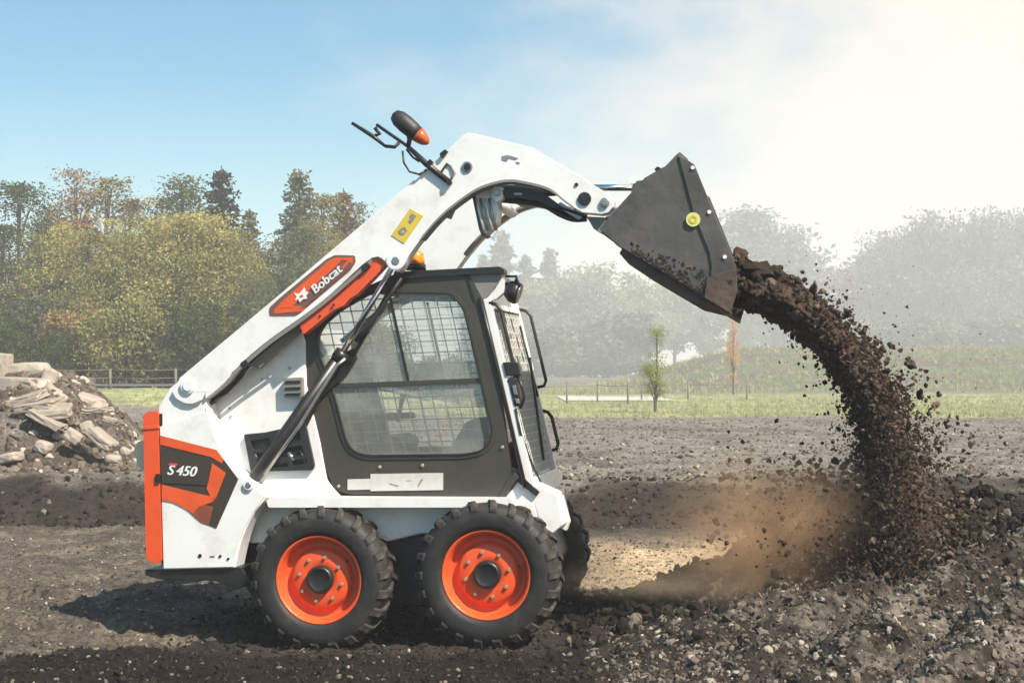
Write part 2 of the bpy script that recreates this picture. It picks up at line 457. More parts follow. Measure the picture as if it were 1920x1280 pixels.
blend((.030,.023,.018), SM(.35, .9, XX+.25*n2)*(1-SM(9.9, 10.6, YY+.5*n2)))     # dark tipped soil of the mound
blend((.125,.105,.088), SM(.9, 1.8, XX+.3*n2)*(1-SM(8.4, 9.2, YY+.4*n2))*SM(-.25, .35, n3+n2*.6))
blend((.013,.010,.008), (1-SM(-.35, .25, YY+.5*n2 - np.clip(8.05+1.35*(XX+2.3), 7.7, 9.3)))*(1-SM(.3, .9, XX)))   # foreground shadow painted into the soil colour in front of the wheels
blend((.040,.033,.027), SM(-1.9,-1.2, XX)*(1-SM(.15,.6,XX))*SM(8.1,8.6,YY)*(1-SM(10.2,10.9,YY+n2)))                # darker soil colour under the machine
gr = SM(41, 45, YY + 3*n1)*(1-SM(84, 90, YY))
grn = SM(-.3, .4, n1)[..., None]
gc = C(.30,.32,.15)*grn + C(.21,.20,.115)*(1-grn)
colr = colr*(1-gr[..., None]) + gc*gr[..., None]
hl = fbm(XX*.16, YY*.3, 130, 4, .6); blend((.10,.12,.07), SM(84, 92, YY)*SM(-.4,.3,hl))
blend((.10,.09,.07), SM(84, 92, YY)*(1-SM(-.4,.3,hl)))
blend((.07,.062,.05), SM(-1, -6, XX)*SM(50.5, 52, YY))
me = bpy.data.meshes.new('ground')
V = np.stack([XX, YY, ZZ], -1).reshape(-1, 3)
idx = np.arange(nr*nc).reshape(nr, nc)
FA = np.stack([idx[:-1,:-1], idx[:-1,1:], idx[1:,1:], idx[1:,:-1]], -1).reshape(-1, 4)
me.vertices.add(len(V)); me.vertices.foreach_set('co', V.ravel())
me.loops.add(FA.size); me.loops.foreach_set('vertex_index', FA.ravel().astype(np.int32))
me.polygons.add(len(FA)); me.polygons.foreach_set('loop_start', np.arange(0, FA.size, 4, dtype=np.int32))
me.update(calc_edges=True)
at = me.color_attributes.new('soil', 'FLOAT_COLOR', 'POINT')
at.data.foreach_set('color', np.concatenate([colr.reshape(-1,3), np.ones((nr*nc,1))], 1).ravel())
me.polygons.foreach_set('use_smooth', [True]*len(FA))
gm, nt, b = new_mat('ground_soil'); N = nt.nodes; L = nt.links
ca = N.new('ShaderNodeVertexColor'); ca.layer_name = 'soil'
tcg = N.new('ShaderNodeTexCoord')
na = N.new('ShaderNodeTexNoise'); na.inputs['Scale'].default_value = 26; na.inputs['Detail'].default_value = 9; na.inputs['Roughness'].default_value = .7
nb = N.new('ShaderNodeTexNoise'); nb.inputs['Scale'].default_value = 2.1; nb.inputs['Detail'].default_value = 9; nb.inputs['Roughness'].default_value = .72
mpg = N.new('ShaderNodeMapping'); mpg.inputs['Scale'].default_value = (1, .6, 1); L.new(tcg.outputs['Object'], mpg.inputs[0])
L.new(tcg.outputs['Object'], na.inputs[0]); L.new(mpg.outputs[0], nb.inputs[0])
m1 = N.new('ShaderNodeMapRange'); m1.inputs[1].default_value = .32; m1.inputs[2].default_value = .68; m1.inputs[3].default_value = .30; m1.inputs[4].default_value = 1.85; L.new(na.outputs['Fac'], m1.inputs[0])
m2 = N.new('ShaderNodeMapRange'); m2.inputs[1].default_value = .3; m2.inputs[2].default_value = .7; m2.inputs[3].default_value = .55; m2.inputs[4].default_value = 1.4; L.new(nb.outputs['Fac'], m2.inputs[0])
mm = N.new('ShaderNodeMath'); mm.operation = 'MULTIPLY'; L.new(m1.outputs[0], mm.inputs[0]); L.new(m2.outputs[0], mm.inputs[1])
mx = N.new('ShaderNodeMix'); mx.data_type = 'RGBA'; mx.blend_type = 'MULTIPLY'; mx.inputs['Factor'].default_value = 1
L.new(ca.outputs['Color'], mx.inputs['A']); L.new(mm.outputs[0], mx.inputs['B']); L.new(mx.outputs['Result'], b.inputs['Base Color'])
b.inputs['Roughness'].default_value = .95; b.inputs['Specular IOR Level'].default_value = .15
bp = N.new('ShaderNodeBump'); bp.inputs['Strength'].default_value = .9; bp.inputs['Distance'].default_value = .02; L.new(na.outputs['Fac'], bp.inputs['Height']); L.new(bp.outputs[0], b.inputs['Normal'])
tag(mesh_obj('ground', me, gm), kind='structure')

# ------------------------------------------------------------------ haze
def volume_box(name, lo, hi, dens, col, aniso=0.0):
    m = bpy.data.materials.new(name); m.use_nodes = True; nt = m.node_tree; nt.nodes.remove(nt.nodes['Principled BSDF'])
    v = nt.nodes.new('ShaderNodeVolumePrincipled'); v.inputs['Density'].default_value = dens; v.inputs['Color'].default_value = (*col, 1); v.inputs['Anisotropy'].default_value = aniso
    nt.links.new(v.outputs[0], nt.nodes['Material Output'].inputs['Volume'])
    o = MB().box(lo, hi).build(name, m)
    return tag(o, kind='stuff')
HAZE = 0.0022
hz = volume_box('haze', (-430, -42, -2.0), (430, 705, 39.0), HAZE, (.97,.98,1.0), 0.0)
hz['label'] = 'pale morning haze hanging over the whole site and veiling the far trees'

# ------------------------------------------------------------------ vegetation
def quads(cen, nor_rng, size, name, aspect=.62, flat=None):
    n = len(cen); a = nor_rng.normal(size=(n,3)); a /= np.linalg.norm(a, axis=1)[:, None]
    if flat is not None: a = a*np.array([1,1,flat]); a /= np.linalg.norm(a, axis=1)[:, None]
    b = nor_rng.normal(size=(n,3)); b -= a*(a*b).sum(1)[:, None]; b /= np.linalg.norm(b, axis=1)[:, None]
    s = np.asarray(size)[:, None]*.5
    a = a*s; b = b*s*aspect
    V = np.stack([cen-a, cen-b*1.0, cen+a, cen+b], 1).reshape(-1,3)
    FA = np.arange(4*n).reshape(n,4)
    me = bpy.data.meshes.new(name)
    me.vertices.add(4*n); me.vertices.foreach_set('co', V.ravel())
    me.loops.add(4*n); me.loops.foreach_set('vertex_index', FA.ravel().astype(np.int32))
    me.polygons.add(n); me.polygons.foreach_set('loop_start', np.arange(0,4*n,4,dtype=np.int32))
    me.update(calc_edges=True)
    me.materials.append(MAT['leaf'])
    return me
def tree_proto(kind, seed, leaves, big=1.0):
    """meshes (trunk with limbs, crown) of a tree one metre tall; scaled when placed"""
    r = np.random.default_rng(seed); rr = random.Random(seed)
    t = MB(); tips = []
    if kind == 'conifer':
        t.tube([(0,0,0),(.004,0,.5),(0,.003,.98)], [.016,.010,.002], 7)
        c = []; 
        for k in range(46):
            z = .10 + .87*(k/46)**.9; L = (.20*(1-z)**.85+.012)*rr.uniform(.65,1.15)
            for j in range(5):
                a = rr.uniform(0, 6.283); e = Vector((math.cos(a)*L, math.sin(a)*L, z-.25*L+rr.uniform(-.01,.01)))
                t.tube([(0,0,z),(e.x*.5,e.y*.5,z-.05*L),tuple(e)], [.0025,.0018,.0006], 4, False)
                m = max(4, int(leaves/230*(L/.12)))
                q = r.random(m)**.7
                p = np.outer(1-q, [0,0,z]) + np.outer(q, list(e)) + r.normal(size=(m,3))*[.010,.010,.008]
                c.append(p)
        cen = np.concatenate(c); size = r.uniform(.012,.026,len(cen))*big
        return t.mesh('trunk'), quads(cen, r, size, 'crown')
    spec = dict(broad=(.30,.36,.60,46,.062), column=(.13,.40,.62,44,.045), poplar=(.085,.45,.58,34,.036), shrub=(.42,.42,.46,40,.080), wide=(.42,.36,.60,80,.060))[kind]
    rad, hz_, cz, ncl, sg = spec
    lean = Vector((rr.uniform(-.02,.02), rr.uniform(-.02,.02), 0))
    tw = .016 if kind in ('column','poplar') else .022
    t.tube([(0,0,0), lean*.5+Vector((0,0,.3)), lean+Vector((0,0,.6)), lean*1.4+Vector((0,0,.93))], [tw,tw*.75,tw*.45,.002], 8)
    cl = []
    for k in range(ncl):
        while True:
            p = r.uniform(-1,1,3)
            if (p**2).sum() <= 1: break
        p = p/np.linalg.norm(p)*(np.linalg.norm(p)**.55)
        irr = 1 + .28*math.sin(3*math.atan2(p[1],p[0])+seed) * (1 if kind != 'poplar' else .3)
        q = np.array([p[0]*rad*irr, p[1]*rad*irr, cz + p[2]*hz_])
        if kind == 'column': q[:2] *= 1.25-.75*max(0, p[2]); 
        if kind == 'shrub': q[2] = max(q[2], .06)
        if q[2] > .97: q[2] = .97
        cl.append(q)
        if k % 2 == 0:
            z0 = max(.12, q[2]-.30*rr.uniform(.5,1.1)); z0 = min(z0, .85)
            s = lean*(z0/.6) + Vector((0,0,z0)); e = Vector(q)
            mid = s.lerp(e, .5) + Vector((0,0,.02))
            t.tube([s, mid, e], [.0065,.004,.0012], 5, False)
    cl = np.array(cl); per = leaves//ncl; c = []
    for q in cl:
        m = int(per*r.uniform(.45,1.5)); s = sg*r.uniform(.55,1.35)
        c.append(q + np.clip(r.normal(size=(m,3)), -1.9, 1.9)*[s,s,s*.8])
    m = leaves//22
    uu = np.clip(r.normal(size=(m,3)), -1.5, 1.5); c.append(np.stack([uu[:,0]*rad*.45, uu[:,1]*rad*.45, cz+uu[:,2]*hz_*.45],1))
    cen = np.concatenate(c); cen = cen[(cen[:,2] > .015) & (cen[:,2] < 1.0)]
    size = r.uniform(.55,1.25,len(cen))*dict(broad=.022,column=.0145,poplar=.015,shrub=.040,wide=.016)[kind]*big
    return t.mesh('trunk'), quads(cen, r, size, 'crown')
PROTO = {}
for kind, k, lv in (('conifer',2,9000),('broad',3,13000),('column',3,9000),('poplar',2,4200),('shrub',3,9000),('wide',2,22000)):
    PROTO[kind] = [tree_proto(kind, 30+17*i+len(kind), lv) for i in range(k)]
    PROTO[kind+'_far'] = [tree_proto(kind, 71+17*i+len(kind), int(lv*.6), 1.9) for i in range(k)]
    for tr, cr in PROTO[kind]+PROTO[kind+'_far']: tr.materials.append(MAT['bark'])
def tree(name, px, topy, Y, kind, var, color, label, cat='tree', group=None, wide=1.0, basey=None):
    x = (px-960)/F*Y
    z = float(land(x, Y)) - .05
    h = CZ + (HOR-topy)/F*Y - z
    root = empty(name, (x, Y, z), random.uniform(0, 6.28))
    if Y > 120: kind += '_far'
    tr, cr = PROTO[kind][var % len(PROTO[kind])]
    tag(root, label, cat, group)
    w = h*wide*random.uniform(.92,1.08)
    for nm, m in (('trunk', tr), ('crown', cr)):
        o = mesh_obj(nm, m, None, root); o.scale = (w, w, h)
        o.color = (*color, 1)
    return root
GREEN=(.070,.095,.030); DGREEN=(.030,.042,.020); OLIVE=(.26,.25,.09); YEL=(.42,.385,.14); RUST=(.30,.20,.09); GREY=(.13,.145,.075); BROWN=(.20,.13,.055); LIME=(.22,.24,.06)
back = 'trees of the wood on the left'
T = [ # px, top, Y, kind, var, colour, width, label
 (45,343,80,'column',0,GREEN,1.35,'tall green birch at the far left edge of the wood'),
 (140,318,82,'column',1,RUST,1.15,'tallest rusty brown birch near the left edge of the wood'),
 (95,385,84,'column',2,GREY,1.1,'thin grey green birch between the green and the rusty birch'),
 (205,332,82,'poplar',0,OLIVE,1.5,'slim olive poplar right of the rusty birch'),
 (245,372,84,'column',0,BROWN,1.0,'short brown birch between two slim poplars'),
 (290,368,82,'poplar',1,YEL,1.6,'yellowish poplar above the yellow thicket'),
 (346,328,80,'column',2,GREY,1.25,'bare topped grey birch left of the dark spruce'),
 (416,302,78,'conifer',0,DGREEN,1.3,'dark pointed spruce standing highest above the yellow thicket'),
 (380,395,76,'broad',1,YEL,.9,'pale yellow crown at the foot of the dark spruce'),
 (468,384,79,'conifer',1,GREY,1.15,'small grey spruce right of the tall dark one'),
 (560,308,84,'conifer',1,GREY,1.35,'thin sparse larch with open branches above the round grey tree'),
 (600,365,85,'column',0,OLIVE,1.2,'olive birch right of the sparse larch'),
 (645,345,86,'conifer',0,BROWN,1.3,'brownish pointed tree beside the loader arm'),
 (676,380,88,'column',1,GREY,.8,'grey tree top touching the loader arm'),
 (12,420,75,'column',0,GREEN,1.25,'full green birch cut by the left edge of the photo'),
 (72,438,73,'column',1,OLIVE,1.25,'olive birch in front of the tall green one'),
 (120,418,72,'column',2,YEL,1.2,'golden birch right in front of the rusty brown one'),
 (168,432,70,'column',0,OLIVE,1.3,'olive birch left of the slim poplar'),
 (212,410,71,'column',1,YEL,1.2,'golden birch right under the slim olive poplar'),
 (252,428,70,'broad',0,OLIVE,.85,'mottled olive round tree in the middle of the wood'),
 (296,405,71,'column',2,YEL,1.3,'golden birch under the yellowish poplar'),
 (338,400,69,'column',0,YEL,1.3,'brightest golden birch in the middle of the wood'),
 (372,418,69,'broad',1,OLIVE,.85,'olive round tree left of the foot of the dark spruce'),
 (410,405,70,'column',1,YEL,1.25,'yellow birch right in front of the dark spruce'),
 (446,430,70,'column',2,OLIVE,1.25,'olive birch right of the dark spruce'),
 (480,510,66,'broad',0,GREY,.8,'small grey green tree in the gap before the round one'),
 (535,440,74,'broad',1,GREY,1.0,'round grey green tree right of the gap in the wood'),
 (578,425,75,'column',0,GREY,1.3,'grey green birch against the round grey tree'),
 (600,410,78,'wide',1,OLIVE,.6,'wide olive tree half hidden by the loader arm'),
]
for px, ty, Y, k, v, c, w, lb in T:
    Y = 50 + (Y-62)*.62
    tree(dict(conifer='conifer_tree').get(k, 'birch_tree' if k == 'column' else 'poplar_tree' if k == 'poplar' else 'leafy_tree'), px, ty, Y, k, v, c, lb, 'tree', back, w)
shr = [(-20,560,GREEN),(30,600,DGREEN),(75,545,GREY),(120,600,GREEN),(160,560,RUST),(205,590,DGREEN),(250,540,OLIVE),(290,560,DGREEN),(335,575,GREY),(375,560,GREEN),(415,560,OLIVE),(455,590,GREEN),(500,560,GREY),(545,590,DGREEN),(590,560,GREEN),(640,600,DGREEN),(690,590,GREEN),(745,655,GREY),(800,662,DGREEN),(850,665,GREEN),(905,668,GREY)]
cname = {GREEN:'green',DGREEN:'dark green',GREY:'grey green',RUST:'rust coloured',OLIVE:'olive'}
blabels = ['green bush cut by the left edge of the photo above the rubble','dark green bush above the upright rubble block','grey green bush above the long rounded rubble lump','green bush right above the right end of the rubble heap','rust coloured bush under the golden rounded tree','dark green bush directly behind the lone fence post','olive bush right of the lone fence post','dark green bush under the mottled olive tree','grey green bush under the broad golden tree','green bush left of the arm pivot under the spruce','olive bush straight below the dark spruce','green bush meeting the lower end of the loader arm','grey green bush in the gap before the round grey tree','dark green bush behind the arm badge','green bush behind the orange arm support','dark green bush behind the lift cylinder rod','green bush at the left end of the cab window','grey green bush in the middle of the cab window left half','dark green bush in the middle of the cab window','green bush in the right half of the cab window','grey green bush behind the front pillar of the cab']
for i, (px, ty, c) in enumerate(shr):
    nxt = 'below the left birches' if px < 150 else 'below the golden trees' if px < 480 else 'beside the loader arm' if px < 720 else 'seen through the cab glass'
    tree('bush', px, ty+random.uniform(-12,12), 51+1.5*(i % 3), 'shrub', i, c, blabels[i], 'bush', '%s bushes %s' % (cname[c], nxt), 1.0)
mid = 'hazy trees beyond the embankment'
T2 = [
 (905,470,150,'conifer',0,GREY,1.3,'hazy spruce left of the cab roof lamp'),
 (940,424,155,'conifer',1,GREY,1.5,'pale hazy spruce rising above the cab roof'),
 (985,470,160,'conifer',0,GREY,1.4,'faint spruce right of the one above the cab roof'),
 (1030,458,165,'conifer',1,GREY,1.3,'faint pointed spruce below the arch of the arm'),
 (1085,500,165,'broad',0,OLIVE,1.0,'hazy rounded tree below the arm end'),
 (1010,520,140,'broad',1,OLIVE,1.1,'hazy olive tree right of the cab door'),
 (1075,525,138,'broad',2,GREY,1.2,'hazy grey tree over the low end of the embankment'),
 (1140,490,150,'broad',0,OLIVE,1.1,'pale tree just below the bucket back'),
 (1200,520,150,'wide',1,LIME,.9,'pale lime tree under the bucket floor'),
 (1265,545,155,'broad',2,GREY,1.1,'faint grey tree under the middle of the bucket'),
 (1330,575,150,'broad',1,GREY,1.1,'faint tree under the bucket cutting edge'),
 (1400,600,152,'broad',0,GREY,1.2,'low faint tree below the soil leaving the bucket'),
 (1470,590,155,'broad',2,GREY,1.2,'low faint tree behind the bend of the soil stream'),
 (1405,388,170,'column',1,GREY,1.5,'open feathery tree standing tall right of the bucket'),
 (1450,425,172,'broad',2,GREY,1.05,'rounded hazy tree behind the feathery one'),
 (1500,485,175,'broad',0,GREY,1.0,'lower hazy tree left of the sky gap'),
 (1595,490,160,'broad',1,RUST,1.15,'pale rust coloured tree right of the sky gap'),
 (1660,470,165,'broad',2,GREY,1.1,'hazy tree between the rust coloured tree and the big round one'),
 (1700,425,160,'wide',0,GREY,.8,'hazy round tree left of the biggest right hand tree'),
 (1775,392,155,'wide',1,GREY,.9,'biggest round hazy tree of the right hand group'),
 (1850,405,160,'broad',0,DGREEN,1.1,'darker hazy tree near the right edge'),
 (1905,388,158,'wide',1,GREY,.8,'hazy tree cut by the right edge of the photo'),
 (1960,400,160,'wide',0,GREY,.8,'hazy tree just past the right edge of the photo'),
]
PG = {GREY:(.17,.19,.145), OLIVE:(.24,.25,.13), DGREEN:(.12,.145,.11), GREEN:(.17,.20,.12), RUST:(.30,.24,.16), LIME:(.28,.30,.14)}  # far leaf colours paled, painting extra haze on top of the volume
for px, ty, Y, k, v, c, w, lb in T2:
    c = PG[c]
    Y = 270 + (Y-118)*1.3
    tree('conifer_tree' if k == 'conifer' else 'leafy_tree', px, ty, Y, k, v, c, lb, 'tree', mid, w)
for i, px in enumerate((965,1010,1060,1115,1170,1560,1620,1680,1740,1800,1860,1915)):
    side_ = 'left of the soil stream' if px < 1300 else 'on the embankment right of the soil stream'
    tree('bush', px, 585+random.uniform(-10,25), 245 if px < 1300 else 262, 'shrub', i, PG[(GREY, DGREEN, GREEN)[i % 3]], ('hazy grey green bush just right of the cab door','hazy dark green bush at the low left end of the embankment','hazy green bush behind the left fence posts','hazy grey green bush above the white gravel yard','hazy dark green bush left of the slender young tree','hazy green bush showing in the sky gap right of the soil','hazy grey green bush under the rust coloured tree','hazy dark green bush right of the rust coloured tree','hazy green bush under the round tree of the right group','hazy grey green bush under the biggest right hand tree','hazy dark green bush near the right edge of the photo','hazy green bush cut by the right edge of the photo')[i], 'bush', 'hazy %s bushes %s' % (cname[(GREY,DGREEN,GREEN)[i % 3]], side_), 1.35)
tree('sapling', 1228, 615, 47, 'poplar', 0, (.26,.30,.07), 'slender young tree with thin yellow green leaves standing alone in the field', 'sapling', None, 1.25)
tree('autumn_tree', 1375, 598, 84, 'poplar', 1, (.62,.36,.12), 'slim orange autumn tree standing below the bucket lip', 'tree', None, .85)

# fences of the field
def fence(name, pts, hgt, label, rad=.05, rails=(.55,.95)):
    root = empty(name, (*pts[0], float(land(*pts[0])))); tag(root, label, 'fence')
    o = Vector(root.location); tops = []
    for (x, y_) in pts:
        z = float(land(x, y_)); b_ = Vector((x, y_, z)) - o
        MB().tube([b_-Vector((0,0,.2)), b_+Vector((random.uniform(-.02,.02),0,hgt))], rad, 8).build('post', MAT['wood'], root)
        tops.append(b_)
    for h in rails:
        for a, c in zip(tops[:-1], tops[1:]):
            MB().tube([a+Vector((0,0,hgt*h)), a.lerp(c,.5)+Vector((0,0,hgt*h-.03)), c+Vector((0,0,hgt*h))], .012, 5).build('rail', MAT['wood'], root)
    return root
fence('field_fence', [((p-960)/F*Y, Y) for p, Y in ((1004,60),(1063,60),(1120,66),(1177,60),(1203,68),(1290,70),(1400,70))], .85, 'thin post and rail fence crossing the field right of the machine', .035, (.8,))
fence('road_fence', [((p-960)/F*Y, Y) for p, Y in ((60,48),(207,48),(330,48),(455,48),(570,48))], .62, 'low post and rail fence beside the road on the left', .045)
# pale gravel yard and the road
def ribbon(name, x0, x1, y0, y1, dz, m, nx=60, ny=14, jag=0.):
    gx, gy = np.meshgrid(np.linspace(x0,x1,nx), np.linspace(y0,y1,ny)); 
    gy = gy + jag*vnoise(gx*.4, gx*0+gy*.02, 33)*2
    gz = ground_z(gx, gy)+dz
    V = np.stack([gx,gy,gz],-1).reshape(-1,3); i = np.arange(nx*ny).reshape(ny,nx)
    FA = np.stack([i[:-1,:-1],i[:-1,1:],i[1:,1:],i[1:,:-1]],-1).reshape(-1,4)
    me = bpy.data.meshes.new(name); me.from_pydata(V.tolist(), [], FA.tolist()); me.polygons.foreach_set('use_smooth',[True]*len(FA))
    return mesh_obj(name, me, m)
tag(ribbon('gravel_yard', 2.2, 7.0, 68, 80, .03, mat('white_gravel', (.46,.44,.40), .9, var=.2, scale=1.5), jag=4.0), kind='structure')
tag(ribbon('road', -40, -2.5, 48.5, 50.3, .06, mat('asphalt', (.10,.10,.10), .9, var=.2, scale=1.5)), kind='structure')

# ------------------------------------------------------------------ scattered clods and stones
LIB = bpy.data.collections.new('clod_shapes')
def clod_shapes(tagname, m, n=6, rough=.35, sub=2, flat=1.0):
    c = bpy.data.collections.new(tagname)
    for i in range(n):
        bm = bmesh.new(); bmesh.ops.create_icosphere(bm, subdivisions=sub, radius=.5)
        rr = random.Random(i*31+len(tagname)); ax = Vector((rr.uniform(.7,1.3), rr.uniform(.6,1.1), rr.uniform(.5,.95)*flat))
        ph = [rr.uniform(0,9) for _ in range(6)]
        for v in bm.verts:
            p = v.co*2
            d = .45*math.sin(p.x*2.3+ph[0])*math.sin(p.y*2.7+ph[1]) + .35*math.sin(p.z*3.9+ph[2]+p.x*2) + .4*(rr.random()-.5)
            v.co = Vector((v.co.x*ax.x, v.co.y*ax.y, v.co.z*ax.z))*(1+rough*d)
        me = bpy.data.meshes.new('clod'); bm.to_mesh(me); bm.free(); me.materials.append(m)
        c.objects.link(bpy.data.objects.new('clod', me))
    return c
def scatter(name, pts, scl, coll, label, parent=None, rot=None):
    n = len(pts); me = bpy.data.meshes.new(name); me.vertices.add(n); me.vertices.foreach_set('co', np.asarray(pts, float).ravel())
    scl = np.asarray(scl, float)
    if scl.ndim == 1: scl = np.repeat(scl[:, None], 3, 1)
    a = me.attributes.new('scl', 'FLOAT_VECTOR', 'POINT'); a.data.foreach_set('vector', scl.ravel())
    if rot is None: rot = rng.uniform(0, 6.283, (n, 3))
    a = me.attributes.new('rot', 'FLOAT_VECTOR', 'POINT'); a.data.foreach_set('vector', np.asarray(rot, float).ravel())
    o = mesh_obj(name, me, None, parent)
    ng = bpy.data.node_groups.new(name, 'GeometryNodeTree')
    ng.interface.new_socket('Geometry', in_out='INPUT', socket_type='NodeSocketGeometry'); ng.interface.new_socket('Geometry', in_out='OUTPUT', socket_type='NodeSocketGeometry')
    N = ng.nodes; L = ng.links
    gi = N.new('NodeGroupInput'); go = N.new('NodeGroupOutput'); ip = N.new('GeometryNodeInstanceOnPoints'); ci = N.new('GeometryNodeCollectionInfo')
    ci.inputs['Collection'].default_value = coll; ci.inputs['Separate Children'].default_value = True; ci.inputs['Reset Children'].default_value = True
    s = N.new('GeometryNodeInputNamedAttribute'); s.data_type = 'FLOAT_VECTOR'; s.inputs[0].default_value = 'scl'
    r = N.new('GeometryNodeInputNamedAttribute'); r.data_type = 'FLOAT_VECTOR'; r.inputs[0].default_value = 'rot'
    e = N.new('FunctionNodeEulerToRotation')
    rv = N.new('FunctionNodeRandomValue'); rv.data_type = 'INT'; rv.inputs['Min'].default_value = 0; rv.inputs['Max'].default_value = len(coll.objects)-1
    L.new(gi.outputs[0], ip.inputs['Points']); L.new(ci.outputs[0], ip.inputs['Instance']); ip.inputs['Pick Instance'].default_value = True
    L.new([q for q in rv.outputs if q.type == 'INT'][0], ip.inputs['Instance Index'])
    L.new(r.outputs[0], e.inputs[0]); L.new(e.outputs[0], ip.inputs['Rotation']); L.new(s.outputs[0], ip.inputs['Scale']); L.new(ip.outputs[0], go.inputs[0])
    md = o.modifiers.new('scatter', 'NODES'); md.node_group = ng
    tag(o, label, None, None, 'stuff')
    return o
brown = clod_shapes('brown_clods', clod_mat('brown_clod', (.022,.017,.013), (.175,.145,.120), (.34,.30,.25), .07), 7, .6)
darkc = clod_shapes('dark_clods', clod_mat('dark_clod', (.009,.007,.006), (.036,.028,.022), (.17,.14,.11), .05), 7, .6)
drys = clod_shapes('dry_clods', clod_mat('dry_clod', (.040,.033,.026), (.145,.12,.09), (.36,.31,.24), .08), 6, .6)
pale = clod_shapes('pale_stones', clod_mat('pale_stone', (.20,.17,.14), (.40,.36,.31)), 5, .5)
fallc = clod_shapes('falling_crumbs', clod_mat('falling_crumb', (.026,.018,.014), (.080,.056,.042), (.15,.105,.08), .10), 7, .75)
def on_ground(n, y0, y1, t=.46, tmin=None, seed=0):
    r = np.random.default_rng(seed)
    u = r.random(n); y_ = 1/(1/y0 + u*(1/y1-1/y0)) if False else y0*(y1/y0)**u
    x_ = r.uniform(-t if tmin is None else tmin, t, n)*(y_*.93+1.0)
    return x_, y_
def put(name, x, y_, s, coll, label, sink=.25):
    z = ground_z(x, y_)
    scatter(name, np.stack([x, y_, z - s*sink*.5 + s*.12], 1), s, coll, label)
r0 = np.random.default_rng(5)
x, y_ = on_ground(80000, 4.6, 15.5, seed=1)
wob = .25*fbm(x*1.5, y_*1.5, 77, 2)
dark = ((y_+wob < np.clip(8.0+1.35*(x+2.3), 7.7, 9.3)) & (x < .4)) | ((x > .38+wob*.6) & (y_ < 10.3))| (y_ > 14.7) | ((x>-1.9)&(x<.3)&(y_>8.1)&(y_<10.3))  # first term repeats the painted foreground shadow in the clod colour
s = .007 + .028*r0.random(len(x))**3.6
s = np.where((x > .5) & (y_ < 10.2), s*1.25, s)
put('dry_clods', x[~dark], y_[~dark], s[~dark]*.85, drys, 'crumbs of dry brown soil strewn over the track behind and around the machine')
dm = dark & ((x < .5) | (y_ > 10.2)); put('shade_damp_clods', x[dm], y_[dm], s[dm], darkc, 'clods darkened as shade in front of the wheels and dark damp clods along the bank')
dm = dark & ~dm; put('mound_clods', x[dm], y_[dm], s[dm], brown, 'loose brown clods covering the mound of tipped soil')
rx = np.random.default_rng(9)
x = rx.uniform(.4, 5.5, 26000); y_ = rx.uniform(4.6, 10.4, 26000); s = .008 + .070*rx.random(26000)**6
put('mound_lumps', x, y_, s, brown, 'crumbly lumps of grey brown soil on the tipped mound', .9)
x, y_ = on_ground(700, 4.8, 15, seed=3); s = .007+.018*r0.random(700)**2; put('pale_pebbles', x, y_, s, pale, 'pale pebbles lying in the soil of the foreground')
x, y_ = on_ground(15000, 15.2, 42, t=.40, seed=4); s = .02+.06*r0.random(15000)**3
k = (y_ < 17.2); put('bank_clods', x[k], y_[k], s[k]*1.1, darkc, 'dark clods on the bank and its lip')
put('plateau_gravel', x[~k], y_[~k], s[~k], drys, 'dry gravelly soil spread over the level ground beyond the bank')
# rubble chips on the mound behind
x = rx.uniform(-8.2, -4.7, 2600); y_ = rx.uniform(17.6, 21.8, 2600); s = .03+.14*rx.random(2600)**3.5
put('rubble_chips', x, y_, s, clod_shapes('chips', clod_mat('chip', (.06,.048,.038), (.17,.14,.11), (.42,.37,.31), .1), 6, .5), 'broken stone chips and lumps on the rubble mound')
# grass tufts
def tuft_shapes():
    c = bpy.data.collections.new('tufts'); m, nt, b = new_mat('grass_blade'); b.inputs['Roughness'].default_value = .8
    oi = nt.nodes.new('ShaderNodeObjectInfo'); cr = nt.nodes.new('ShaderNodeValToRGB'); cr.color_ramp.elements[0].color = (.20,.23,.09,1); cr.color_ramp.elements[1].color = (.42,.40,.22,1)
    nt.links.new(oi.outputs['Random'], cr.inputs[0]); nt.links.new(cr.outputs[0], b.inputs['Base Color'])
    for i in range(4):
        mb = MB(); q = random.Random(i)
        for k in range(11):
            a = q.uniform(0,6.28); bx, by = q.uniform(-.3,.3), q.uniform(-.3,.3); h = q.uniform(.5,1.1); w = .05
            mb.add([(bx-w*math.sin(a),by+w*math.cos(a),0),(bx+w*math.sin(a),by-w*math.cos(a),0),(bx+.35*math.cos(a)*h,by+.35*math.sin(a)*h,h)], [(0,1,2)])
        me = mb.mesh('tuft'); me.materials.append(m); c.objects.link(bpy.data.objects.new('tuft', me))
    return c
tufts = tuft_shapes()
n = 26000; y_ = 38*(122/38)**rx.random(n); x = rx.uniform(-.38,.40,n)*y_; kk = vnoise(x*.3,y_*.3,91) > -.38+.9*(y_ < 42); x = x[kk]; y_ = y_[kk]
kk = ~((x > 1.8) & (x < 7.4) & (y_ > 65) & (y_ < 83)) & ~((x < -2) & (y_ > 48)); x = x[kk]; y_ = y_[kk]
scatter('grass', np.stack([x,y_,ground_z(x,y_)-.01],1), rx.uniform(.06,.17,len(x))*(1+1.3*(y_ > 88)), tufts, 'rough meadow grass on the field beyond the soil', rot=np.stack([x*0,x*0,rx.uniform(0,6.28,len(x))],1))
